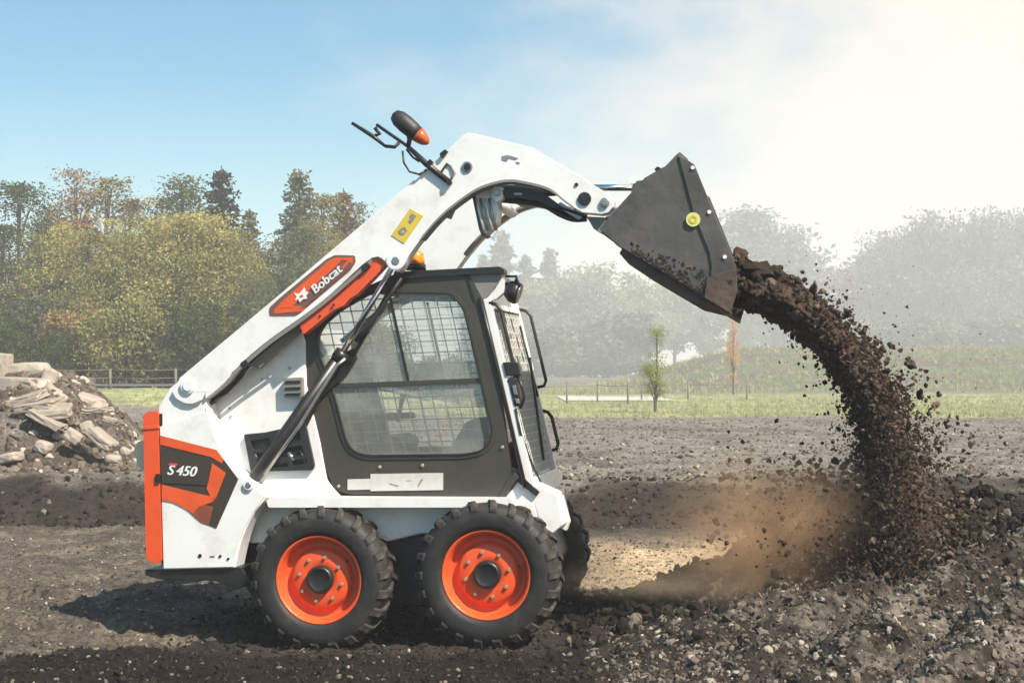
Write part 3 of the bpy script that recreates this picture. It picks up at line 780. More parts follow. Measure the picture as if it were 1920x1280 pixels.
# slabs and blocks of the rubble heap
def slab(px, py, Lp, Tp, ang, Y, label, depth=.6, m='concrete', name='concrete_slab', tilt=0, rnd=0.):
    c = G(px, py, Y); L = Lp/F*Y; Tt = Tp/F*Y
    bm = bmesh.new(); bmesh.ops.create_cube(bm, size=1)
    bmesh.ops.subdivide_edges(bm, edges=bm.edges, cuts=3, use_grid_fill=True)
    q = random.Random(int(px*7+py))
    for v in bm.verts:
        if rnd: 
            n = v.co.normalized()*.62; v.co = v.co.lerp(n, rnd)
        v.co += Vector((q.uniform(-.015,.015), q.uniform(-.03,.03), q.uniform(-.03,.03)))
        if abs(v.co.x) > .4: v.co.x += q.uniform(-.04,.04)
        v.co = Vector((v.co.x*L, v.co.y*depth*L**.5, v.co.z*Tt))
    me = bpy.data.meshes.new(name); bm.to_mesh(me); bm.free()
    o = mesh_obj(name, me, MAT[m]); bv = o.modifiers.new('bevel', 'BEVEL'); bv.width = .015; bv.segments = 2; bv.limit_method = 'ANGLE'; bv.angle_limit = R(35); o.location = c; o.rotation_euler = (R(tilt), R(-ang), q.uniform(-.3,.3))
    return tag(o, label, 'rubble', 'blocks of the rubble heap')
S = [
 (2,690,38,54,0,20.4,'block standing upright on top of the heap at the left edge',.5,0,.2),
 (48,697,84,32,3,20.5,'long rounded lump lying on the very top of the heap',.5,0,.45),
 (92,712,28,40,-15,20.2,'short rounded block at the right end of the top row',.4,0,.4),
 (26,722,110,30,-2,20.0,'longest pale beam just under the top row',.5,0,.15),
 (104,742,50,26,-38,20.0,'earthy lump sloping down right of the longest beam',.5,0,.3),
 (48,747,70,13,14,19.5,'thin bright slab tilted up to the right under the beam',.6,10,0),
 (74,760,72,16,8,19.3,'flat slab right below the thin bright one',.7,8,0),
 (100,772,66,20,6,19.2,'slab poking out furthest right below the flat one',.7,8,.1),
 (88,787,70,13,-27,19.0,'narrow pale slab sliding down to the right',.4,0,0),
 (150,752,84,30,-16,20.6,'wide brown earthy block behind the right shoulder of the heap',.6,0,.35),
 (183,769,48,11,4,19.5,'thin pale slab lying flat at the right shoulder',.5,0,0),
 (206,787,24,10,-15,19.3,'small pale chip near the right end of the shoulder',.4,0,.2),
 (137,818,32,24,-35,18.8,'cubic grey stone in the middle of the slope',.5,0,.3),
 (163,801,22,22,20,19.0,'small block between the cubic stone and the shoulder',.4,0,.3),
 (192,822,56,18,-38,18.9,'long dirty slab lying down the right slope',.5,0,.2),
 (213,860,28,15,-5,18.5,'oval pale stone at the foot of the right slope',.5,0,.6),
 (236,846,20,12,-30,18.6,'little stone furthest right on the slope',.4,0,.5),
 (20,858,40,18,12,18.4,'flat stone low on the slope at the left edge',.5,0,.4),
 (82,838,28,22,-20,18.7,'grey stone left of the cubic one',.5,0,.4),
 (60,884,26,14,-10,18.2,'small stone at the bottom of the heap near the left edge',.5,0,.5),
 (142,884,20,10,0,18.2,'flat little stone at the bottom of the heap',.5,0,.5),
]
for px, py, Lp, Tp, a, Y, lb, d, tl, rn in S: slab(px, py, Lp, Tp, a, Y, lb, d, 'concrete' if rn < .3 else 'rock', 'concrete_slab' if rn < .3 else 'rubble_block', tl, rn)
# ------------------------------------------------------------------ the loader
WID = 1.40
loader = empty('skid_steer_loader', (0, YM, 0), -THETA)
tag(loader, 'white and orange skid steer loader with raised arms tipping soil from its bucket', 'loader')
M = MAT
def part(name, mat, parent=loader, bevel=.004, **k): return lambda mb: mb.build(name, M[mat], parent, bevel, **k)
def plate(name, mat, pts, v0, v1, parent=loader, bevel=.004, holes=(), ref=None, label=None):
    return MB().px(pts, v0, v1, holes, ref).build(name, M[mat], parent, bevel, label=label)
def text(name, s, px, py, v, height_px, ang, mat, parent, shear=.25, spacing=1.0, bold=.02, align='LEFT'):
    cu = bpy.data.curves.new('t', 'FONT'); cu.body = s; cu.size = 1.0; cu.shear = shear; cu.extrude = .01; cu.offset = 0; cu.space_character = spacing; cu.align_x = align
    tmp = bpy.data.objects.new('t', cu); COL.objects.link(tmp); dg = bpy.context.evaluated_depsgraph_get()
    me0 = bpy.data.meshes.new_from_object(tmp.evaluated_get(dg)); bpy.data.objects.remove(tmp)
    mb = MB(); vs = [v.co.copy() for v in me0.vertices]; fs = [tuple(p.vertices) for p in me0.polygons]
    for k_ in range(5): mb.add([v + Vector((bold*k_*.5, (k_ % 2)*bold*.4, .002*k_)) for v in vs], fs)
    me = mb.mesh(name)
    o = mesh_obj(name, me, M[mat], parent)
    k = height_px/350.0/.70
    a = R(ang)
    o.matrix_local = Matrix.Translation(P(px, py, v)) @ Matrix(((math.cos(a), -math.sin(a), 0, 0), (0, 0, -1, 0), (math.sin(a), math.cos(a), 0, 0), (0, 0, 0, 1))) @ Matrix.Scale(k, 4)
    return o
def pin(name, px, py, v, r, h, mat, parent, inner=None, v_in=None):
    c = P(px, py, v)
    o = MB().lathe([(h*.5, 0.0001), (h*.5, r), (-h*.4, r), (-h*.5, r*.86), (-h*.5, .0001)], c, 24, smooth=False).build(name, M[mat], parent, 0)
    return o

# --- chassis
lower = [(452,942),(500,932),(880,936),(950,930),(975,915),(1000,925),(1012,985),(1000,1005),(790,1000),(740,1012),(700,1020),(470,1018),(452,1010)]
chassis = plate('chassis', 'white', lower, .235, WID-.235, bevel=.010)
plate('side_sill', 'white', rounded([(497,931),(960,934),(962,951),(503,951)], 3), .10, .40)
plate('side_sill', 'white', rounded([(497,931),(960,934),(962,951),(503,951)], 3), WID-.40, WID-.10, ref=.10)
plate('axle_case', 'black', [(462,1010),(1010,1000),(1030,1060),(1000,1130),(480,1135),(455,1090)], .30, WID-.30, bevel=.01)
plate('belly_plate', 'black', [(272,1067),(452,1063),(470,1090),(446,1104),(400,1088),(300,1086),(272,1078)], .06, WID-.06, bevel=.005)
# front face of the chassis
plate('front_corner_plate', 'white', [(945,936),(972,900),(1000,905),(1044,925),(1057,983),(1036,1000),(1012,985),(1000,945)], .236, .42, bevel=.008)
plate('front_plate', 'white2', [(1046,922),(1060,983),(1054,1000),(1036,990),(1030,925)], .421, .50, ref=.27, bevel=.004)
plate('step', 'greyp', [(985,925),(1050,920),(1050,930),(990,936)], .421, .50, ref=.27)
# --- engine housing between the towers
eng = [(390,752),(470,690),(515,655),(562,612),(572,640),(574,722),(600,832),(612,900),(640,934),(500,936),(460,905),(418,848),(395,800)]
plate('engine_housing', 'white', eng, .20, WID-.20, bevel=.008)
plate('inner_panel', 'white', smooth_line([(392,752),(402,805),(430,858),(470,905),(505,932)],5)+[(440,940),(360,940),(350,760)], .12, .22, bevel=.006)
gr = plate('vent_grille', 'plastic', rounded([(457,814),(520,808),(571,789),(589,872),(586,881),(470,884)], 4), .175, .21, bevel=.003, holes=[rounded(h, 3) for h in ([(470,826),(505,820),(508,838),(474,842)],[(515,818),(560,804),(564,824),(519,834)],[(475,850),(512,845),(514,862),(478,864)],[(522,842),(566,834),(570,852),(525,858)],[(500,870),(540,866),(541,874),(502,877)],[(548,864),(574,858),(577,868),(550,872)])])
MB().px([(460,818),(568,795),(584,876),(472,880)], .192, .198).build('grille_core', M['black'], gr)
for k in range(5):
    MB().tube([P(474+k*22,845+k%2*4,.185), P(486+k*22,868-k%2*6,.185)], .012, 8).build('hose', M['steel' if k % 2 else 'black'], gr)
box_ = plate('fuel_cap_box', 'greyp', rounded([(531,709),(566,707),(567,744),(532,746)], 3), .16, .205, bevel=.004)
for y_ in (714, 726, 737): plate('slot', 'black', [(535,y_),(563,y_-1),(563,y_+3),(535,y_+4)], .154, .164, box_, 0)
pin('screw', 543, 690, .197, .010, .012, 'steel', loader)
for x_, y_ in ((491,710),(503,707),(430,765),(433,780),(431,866)): pin('screw', x_, y_, .197, .006, .010, 'steel', loader)
# --- engine door at the rear
td = plate('tailgate', 'orange', rounded([(268,780),(276,771),(296,770),(303,1050),(299,1055),(284,1054),(274,1046)], [8,6,4,4,3,5,8]), .03, WID-.03, bevel=.012)
plate('tail_light', 'cream', rounded([(254,832),(262,826),(272,826),(272,880),(262,878),(256,868)], 4), .10, .22, td, .006)
plate('tail_light', 'cream', rounded([(254,832),(262,826),(272,826),(272,880),(262,878),(256,868)], 4), WID-.22, WID-.10, td, .006, ref=.10)
plate('latch', 'black', rounded([(291,888),(300,888),(300,905),(291,905)], 3), .020, .045, td, .002)
plate('door_seam', 'black', [(299,775),(304,775),(306,1058),(303,1058)], .045, WID-.045, td, 0)
plate('door_fold', 'orange', [(270,800),(298,798),(298,803),(270,805)], .024, .04, td, .003)

# --- towers (near and far)
tower_pts = [(297,763),(318,728),(338,712),(362,706),(380,716),(384,740)] + smooth_line([(388,763),(404,818),(430,868),(451,890),(501,931)],5) + smooth_line([(489,946),(474,966),(453,1013),(441,1064)],5) + [(306,1067)]
tower = plate('rear_tower', 'white', tower_pts, .05, .20, bevel=.006)
plate('tower_plate', 'white', [(301,800),(388,770)]+smooth_line([(388,763),(404,818),(430,868),(451,890),(497,929)],5)+smooth_line([(486,946),(471,968),(450,1013),(438,1062)],5)+[(308,1065)], .038, .052, tower, .003, ref=.05)
farT = plate('rear_tower', 'white', tower_pts, WID-.20, WID-.05, bevel=.006, ref=.05)
dec = plate('tower_decal', 'decal', [(301,816),(406,843),(447,898),(406,990),(377,978),(349,953),(326,941),(304,937)], .0350, .0385, tower, 0, ref=.038)
plate('decal_band', 'decalor', [(301,816),(406,843),(420,862),(416,868),(396,856),(301,833)], .0325, .0352, tower, 0, ref=.038)
plate('decal_band', 'decalor', [(398,868),(424,886),(406,932),(378,926),(304,908),(304,937),(326,941),(349,953),(362,962),(372,950),(400,940),(388,915),(392,900)], .0325, .0352, tower, 0, ref=.038)
plate('decal_fade', 'decalred', [(330,941),(349,953),(377,978),(392,983),(400,950),(372,942),(340,934)], .0335, .0345, tower, 0, ref=.038)
plate('decal_panel', 'decal', [(303,836),(384,857),(398,872),(389,909),(304,905)], .0310, .0326, tower, 0, ref=.038)
text('model_letter', 'S', 312, 889, .0305, 19, -3, 'ink', tower, .3, 1.0, .03)
plate('letter_cap', 'inkred', [(318,867.5),(334,868.5),(333,872.5),(317,871.5)], .0290, .0300, tower, 0, ref=.038)
text('model_number', '450', 328, 890, .0305, 19, -3, 'ink', tower, .3, 1.02, .03)
for x_, y_, r_ in ((375,1041,.010),(413,1042,.008),(428,1047,.007)): pin('bolt_hole', x_, y_, .036, r_, .006, 'black', tower)
plate('bolt_slot', 'steel', [(394,1041),(402,1041),(402,1043),(394,1043)], .034, .038, tower, 0)
pin('cylinder_pin', 466, 909, .034, .030, .02, 'white', tower); pin('cylinder_pin', 466, 909, .030, .017, .02, 'steel', tower)

# --- lift arms
under = smooth_line([(385,748),(420,718),(457,677),(506,636),(570,591),(622,550),(697,484),(728,497),(745,510),(757,497),(767,479),(790,447),(819,413),(848,387),(886,360),(915,347),(952,339),(987,343),(1030,355),(1056,375),(1076,390)],4)
arm_pts = [(322,735),(337,708),(350,697),(450,614),(562,520),(637,456),(712,392),(800,317),(877,249),(998,277),(1085,329),(1143,366),(1152,378),(1147,394),(1130,402),(1094,400)] + list(reversed(under)) + circ(352,724,33,7,20,150)
arm_pts = [(322,735),(337,708),(350,697),(450,614),(562,520),(637,456),(712,392),(800,317),(868,254),(878,249),(890,251),(998,277),(1085,329),(1143,366),(1151,375),(1150,388),(1140,399),(1128,402),(1092,399)] + list(reversed(under)) + [(384,738),(378,750),(362,757),(345,756),(330,748)]
def arm(v0, v1, near):
    a = plate('lift_arm', 'white', arm_pts, v0, v1, bevel=.007, ref=.03)
    return a
armN = arm(.030, .135, True)
armF = arm(WID-.135, WID-.030, False)
# edge strip that gives the arm its folded lower lip
lip = smooth_line([(436,702),(457,684),(506,643),(570,597),(622,556),(697,490)],4)
plate('arm_lip', 'greyp', [(x_-1,y_-4) for x_, y_ in lip]+[(x_+2,y_+2) for x_, y_ in reversed(lip)], .024, .030, armN, 0, ref=.03)
ul = under[44:]
for A, vv in ((armN, .12), (armF, WID-.14)):
    plate('arm_edge', 'greyp', [(x_,y_-2.5) for x_, y_ in ul]+[(x_,y_+2.5) for x_, y_ in reversed(ul)], vv-.095, vv+.02, A, 0, ref=.03)
# pins and holes on the near arm
pin('pivot_boss', 352, 724, .026, .042, .02, 'white', armN); pin('pivot_pin', 352, 724, .018, .028, .016, 'white', armN)
pin('tube_ring', 876, 313, .027, .030, .010, 'steel', armN); pin('tube_hole', 876, 313, .021, .020, .008, 'black', armN)
pin('tube_hole', 1096, 373, .026, .036, .012, 'black', armN); pin('pin_hole', 1081, 346, .027, .010, .008, 'black', armN)
pin('pin_ring', 1134, 380, .025, .026, .016, 'steel', armN); pin('pin_cap', 1134, 380, .016, .015, .008, 'greyp', armN)
pin('cylinder_boss', 742, 489, .026, .052, .02, 'white', armN); pin('cylinder_pin', 742, 489, .018, .022, .012, 'steel', armN)
plate('hand_hold_mark', 'inkgrey', [(941,293),(952,291),(964,294),(972,297),(966,300),(955,297),(950,303),(941,300)], .0275, .0300, armN, 0, ref=.03)
plate('hand_hold_mark', 'inkgrey', [(968,303),(975,305),(974,308),(968,306)], .0275, .0300, armN, 0, ref=.03)
# badge on the near arm
plate('arm_decal', 'decalgrey', rounded([(506,592),(505,577),(524,559),(612,486),(628,478),(666,479),(667,492),(657,507),(560,589),(552,592)], 4), .0270, .0302, armN, 0, ref=.03)
plate('decal_field', 'decalor', [(514,582),(530,564),(617,489),(630,483),(662,483),(662,492),(653,505),(640,503),(652,488),(632,489),(538,572),(575,575),(566,584),(514,588)], .0250, .0272, armN, 0, ref=.03)
plate('decal_field', 'decalor', [(530,570),(617,494),(634,488),(640,490),(625,505),(560,562),(548,577),(526,577)], .0235, .0252, armN, 0, ref=.03)
plate('decal_stripe', 'decalgrey', [(562,580),(588,557),(640,510),(656,490),(660,494),(652,506),(572,576)], .0232, .0250, armN, 0, ref=.03)
text('arm_lettering', 'Bobcat', 590, 552, .0225, 17, 39, 'ink', armN, .1, 1.04, .035)
plate('emblem', 'ink', [(552,549),(561,551),(566,546),(572,538),(574,546),(580,548),(575,554),(577,560),(569,561),(563,567),(560,561),(554,563),(557,556)], .0215, .0226, armN, 0, ref=.03)
plate('emblem_eye', 'decalor', [(562,555),(568,552),(570,556),(564,559)], .0205, .0214, armN, 0, ref=.03)
ys_ = plate('warning_sticker', 'yellow', [(769,391),(794,405),(758,457),(734,441)], .0265, .0300, armN, 0, ref=.03)
plate('pictogram', 'inkgrey', [(772,400),(781,405),(776,413),(770,420),(766,415),(770,410),(768,405)], .0245, .0264, armN, 0, ref=.03)
plate('pictogram', 'inkgrey', [(752,428),(760,425),(764,432),(757,441),(750,440),(747,434)], .0245, .0264, armN, 0, ref=.03, holes=[[(754,431),(759,430),(759,436),(754,436)]])
# orange arm lock under the arm
sp = plate('arm_support', 'orange', rounded([(703,483),(711,479),(727,492),(703,518),(669,552),(655,560),(646,572),(626,580),(569,627),(561,607),(600,577),(626,556),(669,514)], 3), .045, .12, bevel=.004)
for x_, y_ in ((600,592),(626,571),(622,577)): pin('screw', x_, y_, .042, .006, .008, 'black', sp)
plate('latch_clip', 'black', rounded([(676,500),(690,492),(694,500),(680,510)], 3), .022, .05, armN, .002)
plate('latch_clip', 'black', rounded([(449,682),(460,673),(466,681),(455,690)], 3), .022, .05, armN, .002)
plate('control_link', 'greyp', [(463,686),(500,655),(566,600),(566,618),(505,672),(487,690)], .12, .165, bevel=.004)
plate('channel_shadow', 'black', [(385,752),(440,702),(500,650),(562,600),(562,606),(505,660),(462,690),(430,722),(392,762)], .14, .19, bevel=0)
MB().tube([P(386,748,.13), P(437,707,.13)], .018, 10).build('arm_hose', M['steel'], loader)
MB().tube([P(392,758,.12), P(425,734,.12), P(452,706,.12), P(462,688,.12)], .012, 8).build('arm_hose', M['black'], loader)
# --- lift cylinders
def lift(v):
    b = MB().tube([P(470,905,v), P(484,884,v), P(640,664,v)], [.030,.036,.036], 20).build('lift_cylinder', M['black'], loader)
    MB().tube([P(634,673,v), P(644,659,v)], .043, 20).build('gland', M['black'], b)
    MB().tube([P(641,663,v), P(741,492,v)], .0165, 16).build('rod', M['chrome'], b)
    MB().tube([P(496,889,v-.03), P(560,800,v-.045), P(632,684,v-.045), P(648,672,v-.03)], .010, 8).build('feed_pipe', M['steel'], b)
    return b
lift(.175)
lb = lift(WID-.175)
MB().tube([P(662,668,.17), P(752,505,.17)], .012, 10).build('spare_hose', M['black'], loader)
MB().tube([P(668,640,.16), P(690,612,.16), P(712,580,.16), P(728,556,.16), P(752,520,.16)], .016, 8).build('spare_hose', M['plastic'], loader)
plate('black_plate', 'black', [(640,664),(662,652),(668,672),(650,700),(600,748),(575,800),(556,820),(548,818),(560,790)], .19, .225, bevel=.003)  # black plate filling the dark area right of the lift cylinder
# --- cross tube between the arms, hoses, tilt cylinders
ct = plate('cross_tube', 'white', rounded([(886,362),(925,352),(932,372),(934,392),(929,420),(907,441),(900,425)], 4), .135, .27, bevel=.006)
MB().tube([P(905,366,.27), P(905,366,.27)+Vector((0,WID-.45,0))], .034, 20).build('cross_pipe', M['white'], ct)

plate('pin_lug', 'white', rounded([(924,350),(940,350),(944,372),(930,380),(922,368)], 4), .10, .17, ct, .004)
pin('lug_pin', 932, 361, .095, .018, .02, 'steel', ct)
for i, (x_, w_) in enumerate(((893,4),(901,3),(909,4),(917,4))):
    MB().tube([P(x_,372,.128), P(x_+5,398,.124), P(x_+14,432,.128)], .0075, 8).build('hose', M['steel' if i % 2 else 'wire'], ct)
plate('tube_edge', 'black', [(884,363),(889,362),(904,430),(911,440),(904,444),(898,430)], .120, .275, ct, .002)
plate('hose_bracket', 'greyp', rounded([(828,405),(838,394),(862,374),(864,382),(850,392),(842,410)], 2), .14, .2, bevel=.003)
pin('hose_bolt', 856, 380, .13, .012, .02, 'steel', loader)
for v in (.42, WID-.42):
    c_ = MB().tube([P(925,362,v), P(1075,352,v)], .040, 18).build('tilt_cylinder', M['black'], loader)
    MB().tube([P(1070,352,v), P(1080,351,v)], .047, 18).build('gland', M['black'], c_)
    MB().tube([P(1075,352,v), P(1190,352,v)], .018, 14).build('rod', M['chrome'], c_)
for k, (dy, v) in enumerate(((0,.16),(7,.20),(3,.26),(10,.32),(14,.18))):
    pts = smooth_line([(940,362+dy),(985,366+dy),(1020,372+dy),(1048,388+dy),(1075,398+dy),(1100,407+dy*.3)],3)
    MB().tube([P(x_, y_, v) for x_, y_ in pts], .013, 8).build('hydraulic_hose', M['plastic'], loader)
plate('cross_member', 'black', rounded([(945,350),(985,352),(1025,366),(1050,385),(1040,392),(1010,378),(975,372),(948,372)], 5), .137, .60, bevel=.004)
plate('quick_fitting', 'steel', rounded([(1050,378),(1072,392),(1092,408),(1084,412),(1062,398),(1046,384)], 2), .15, .22, bevel=.003)
plate('quick_fitting', 'steel', rounded([(963,361),(980,362),(979,366),(964,366)], 2), .125, .137, bevel=.001)

# --- driver cab
win = rounded([(697,550),(847,552),(869,580),(892,675),(910,753),(922,806),(917,832),(900,844),(870,850),(686,852),(662,843),(650,820),(630,742),(598,655),(597,628),(612,606),(640,582)], [10,22,14,6,6,10,12,8,12,14,14,10,12,14,14,8,8])
side_out = rounded([(566,640),(572,612),(640,560),(722,522),(745,512),(880,513),(905,560),(940,740),(960,888),(956,912),(934,931),(652,926),(628,916),(616,890),(600,826),(572,720)], [6,10,20,8,4,4,6,6,10,10,10,12,14,14,14,10])
def sideframe(v0, v1, nm='side_frame'):
    return plate(nm, 'cabframe', side_out, v0, v1, bevel=.006, holes=[win], ref=.225)
sf = sideframe(.215, .255); sff = sideframe(1.145, 1.185)
# window seal, bars and mesh
def ringpx(name, outline, grow, v0, v1, parent, mat, ref):
    cx = sum(p[0] for p in outline)/len(outline); cy = sum(p[1] for p in outline)/len(outline); m = len(outline); o = []
    for i, p in enumerate(outline):
        a = Vector(outline[i-1]); b = Vector(outline[(i+1) % m]); d = (b-a); 
        if d.length < 1e-6: o.append(p); continue
        n_ = Vector((d.y, -d.x)).normalized(); o.append((p[0]+n_.x*grow, p[1]+n_.y*grow))
    return plate(name, mat, o, v0, v1, parent, .002, holes=[outline], ref=ref)
ringpx('window_rim', win, 9, .208, .216, sf, 'cabframe', .225)
ringpx('window_seal', win, 3.5, .203, .209, sf, 'black', .225)
for (S_, v, gl) in ((sf, .232, 1), (sff, 1.162, 0)):
    MB().px(win, v, v+.004, ref=.225).build('window_pane', M['glass' if gl else 'glass_clean'], S_)
    plate('window_bar', 'cabframe', [(628,719),(905,708),(907,717),(630,728)], v-.016, v-.002, S_, .002, ref=.225)
    plate('window_bar', 'black', [(728,553),(733,553),(768,714),(763,715)], v-.012, v-.004, S_, 0, ref=.225)
    # welded mesh clipped to the window
    poly = [P(x_, y_, .225) for x_, y_ in win]; poly = [(p[0], p[2]) for p in poly]
    def clip(axis, c, slope):
        hits = []
        for i in range(len(poly)):
            (x1, z1), (x2, z2) = poly[i-1], poly[i]
            f1 = (z1 - c - slope*x1) if axis == 'h' else (x1 - c - slope*z1); f2 = (z2 - c - slope*x2) if axis == 'h' else (x2 - c - slope*z2)
            if f1*f2 < 0:
                q = f1/(f1-f2); hits.append((x1+(x2-x1)*q, z1+(z2-z1)*q))
        hits.sort(key=lambda p: p[0] if axis == 'h' else p[1]); return hits
    mb = MB(); us = [p[0] for p in poly]; wsl = [p[1] for p in poly]; st = .072
    z = min(wsl)+.03
    vv = v+.016
    while z < max(wsl):
        hh = clip('h', z - .035*0, .035)
        if len(hh) >= 2: mb.tube([(hh[0][0], vv, hh[0][1]), (hh[-1][0], vv, hh[-1][1])], .0036 if gl else .0016, 5, False)
        z += st*.86
    u_ = min(us)-.5
    while u_ < max(us)+.5:
        hh = clip('v', u_, -.22)
        if len(hh) >= 2: mb.tube([(hh[0][0], vv+.004, hh[0][1]), (hh[-1][0], vv+.004, hh[-1][1])], .0036 if gl else .0016, 5, False)
        u_ += st
    tag(mb.build('window_mesh', M['wire'], S_), kind='stuff')
for x_, y_ in ((712,875),(792,872),(635,911),(942,838)): pin('screw', x_, y_, .212, .009, .012, 'bolt', sf)
plate('data_plate', 'label', [(652,898),(696,897),(696,917),(652,918)], .2105, .2145, sf, 0, ref=.215)
dp = plate('instruction_plate', 'label', [(695,888),(831,886),(831,918),(695,920)], .2095, .2142, sf, 0, ref=.215)
for q in ([(731,905),(738,907),(748,910),(747,912),(737,909),(731,907)],[(783,910),(789,900),(792,896),(794,898),(788,908),(785,912)],[(762,900),(770,900),(770,901),(762,901)]): plate('pictogram', 'inkgrey', q, .2085, .2094, dp, 0, ref=.215)
# body of the cab
plate('cab_floor', 'cabframe', [(640,905),(940,905),(950,926),(650,926)], .256, 1.144, ref=.225, bevel=0)
plate('rear_wall', 'cabframe', [(570,700),(600,700),(640,905),(616,900)], .256, 1.144, ref=.225, bevel=0)
roof = plate('cab_roof', 'black', rounded([(738,516),(742,506),(760,509),(894,502),(900,507),(900,514),(880,515),(750,523)], 3), .20, 1.20, bevel=.004, ref=.215)
plate('roof_visor', 'black', rounded([(880,503),(938,500),(946,505),(946,514),(934,513),(880,515)], 3), .198, .30, roof, .004, ref=.215)
plate('roof_lining', 'greyp', [(745,524),(880,517),(900,516),(898,524),(880,530),(748,536)], .256, 1.144, roof, 0, ref=.225)
plate('roof_gusset', 'greyp', [(876,515),(940,513),(936,528),(915,555),(903,562),(890,560)], .222, .240, roof, .002, ref=.225)
plate('gusset_seam', 'black', [(873,516),(877,516),(893,566),(889,566)], .2105, .222, roof, 0, ref=.225)
# front frame with door
zt = P(905,560,.225); zb = P(990,921,.225); tp = P(940,508,.225)
def fp(s, v, off=0.0):
    """point on the slanted front of the cab: s from 0 at the top to 1 at the sill"""
    p = zt.lerp(zb, s); return Vector((p.x+off, v, p.z))
def bar(name, a, b, r, mat, parent, n=10): return MB().tube([a, b], r, n).build(name, M[mat], parent)
def beam(name, s0, s1, v0, v1, thick, mat, parent, off=0., bevel=.004):
    a = fp(s0, 0, off); b = fp(s1, 0, off)
    return MB().prism([(a.x, a.z), (a.x+thick, a.z), (b.x+thick, b.z), (b.x, b.z)], v0, v1).build(name, M[mat], parent, bevel)
fd = beam('front_door', .0, 1.0, .225, .275, .04, 'white', loader)
beam('door_post', .0, 1.0, 1.125, 1.175, .04, 'white', fd)
beam('door_head', -.06, .05, .276, 1.124, .045, 'white', fd)
beam('door_sill', .93, 1.03, .276, 1.124, .045, 'white', fd)
beam('door_glass', .06, .92, .28, 1.12, .004, 'glass', fd, .015, 0)
plate('front_corner', 'white', [(925,545),(941,512),(946,514),(944,548),(930,560),(912,566),(906,560)], .242, .30, ref=.225, bevel=.003)
mb = MB(); k = 0
s = .08
while s < .92: mb.tube([fp(s,.28,.03), fp(s,1.12,.03)], .003, 5, False); s += .042
v = .30
while v < 1.12: mb.tube([fp(.06,v,.034), fp(.92,v,.034)], .003, 5, False); v += .05
tag(mb.build('door_mesh', M['wire'], fd), kind='stuff')
def dhandle(v, s0, s1, out, r=.010, mat='black', nm='grab_rail'):
    return MB().tube([fp(s0,v,.03), fp(s0+.01,v,out*.8), fp(s0+.04,v,out), fp((s0+s1)/2,v,out), fp(s1-.03,v,out), fp(s1,v,out*.8), fp(s1+.01,v,.03)], r, 8).build(nm, M[mat], fd)
dhandle(.232, .02, .42, .085); dhandle(1.16, .02, .46, .10); dhandle(1.15, .60, .82, .085, .011)
MB().tube([fp(.0,.21,-.012), fp(.25,.21,-.008), fp(.98,.21,-.008)], .012, 8).build('door_seal', M['black'], fd)
lk = beam('door_latch', .33, .40, .215, .262, .085, 'black', fd, .03, .006)
beam('latch_body', .41, .56, .22, .255, .05, 'plastic', fd, .035, .008); beam('latch_key', .45, .50, .212, .226, .02, 'steel', fd, .052, .003); beam('latch_key', .52, .545, .212, .226, .02, 'steel', fd, .052, .003)
MB().tube([fp(.40,.23,.09), fp(.46,.225,.105), fp(.52,.225,.10), fp(.57,.23,.065)], .009, 8).build('latch_handle', M['black'], fd)
MB().tube([fp(.57,.225,.04), fp(.70,.225,.035), fp(.84,.3,.04), fp(.97,.42,.05)], .007, 8).build('wash_hose', M['black'], fd)
wp = MB().tube([fp(.30,1.0,.06), fp(.55,.9,.05), fp(.86,.72,.045)], .008, 6).build('wiper', M['black'], fd)
MB().tube([fp(.12,.98,.05), fp(.52,1.02,.05)], .007, 6).build('blade', M['black'], wp)
plate('front_foot', 'black', [(956,876),(966,880),(1012,922),(1006,930),(960,895)], .215, .30, fd, .003, ref=.225)
plate('front_foot', 'cabframe', [(935,932),(952,900),(966,884),(974,894),(958,915),(948,934)], .205, .26, fd, .003, ref=.225)
# lamps of the roof
wl_ = MB().tube([P(944,532,.28), P(962,536,.28), P(970,524,.28)], .012, 8).build('work_lamp', M['black'], loader)
c0 = P(956,545,.28)
MB().tube([c0+Vector((-.028,0,.0)), c0+Vector((.0,0,-.002)), c0+Vector((.035,0,-.012)), c0+Vector((.05,0,-.016))], [.030,.058,.064,.058], 18).build('lamp_housing', M['black'], wl_)
MB().tube([c0+Vector((.05,0,-.016)), c0+Vector((.056,0,-.018))], .055, 18).build('lens', M['steel'], wl_)
MB().tube([P(942,518,.28), P(968,518,.28), P(972,548,.28)], .008, 6).build('lamp_bracket', M['black'], wl_)
wl2 = MB().tube([P(944,532,1.1), P(962,536,1.1)], .012, 8).build('work_lamp', M['black'], loader)
c1 = P(950,545,1.1)
MB().tube([c1+Vector((-.028,0,.0)), c1+Vector((.035,0,-.012)), c1+Vector((.05,0,-.016))], [.030,.064,.058], 18).build('lamp_housing', M['black'], wl2)
bc = P(780,503,.50)
bl = MB().tube([bc+Vector((0,0,-.012)), bc+Vector((0,0,.022))], [.058,.056], 20).build('warning_beacon', M['black'], loader)
MB().tube([bc+Vector((0,0,.020)), bc+Vector((0,0,.05)), bc+Vector((0,0,.085)), bc+Vector((0,0,.10)), bc+Vector((0,0,.104))], [.050,.050,.045,.030,.004], 20).build('beacon_lens', M['amber'], bl)
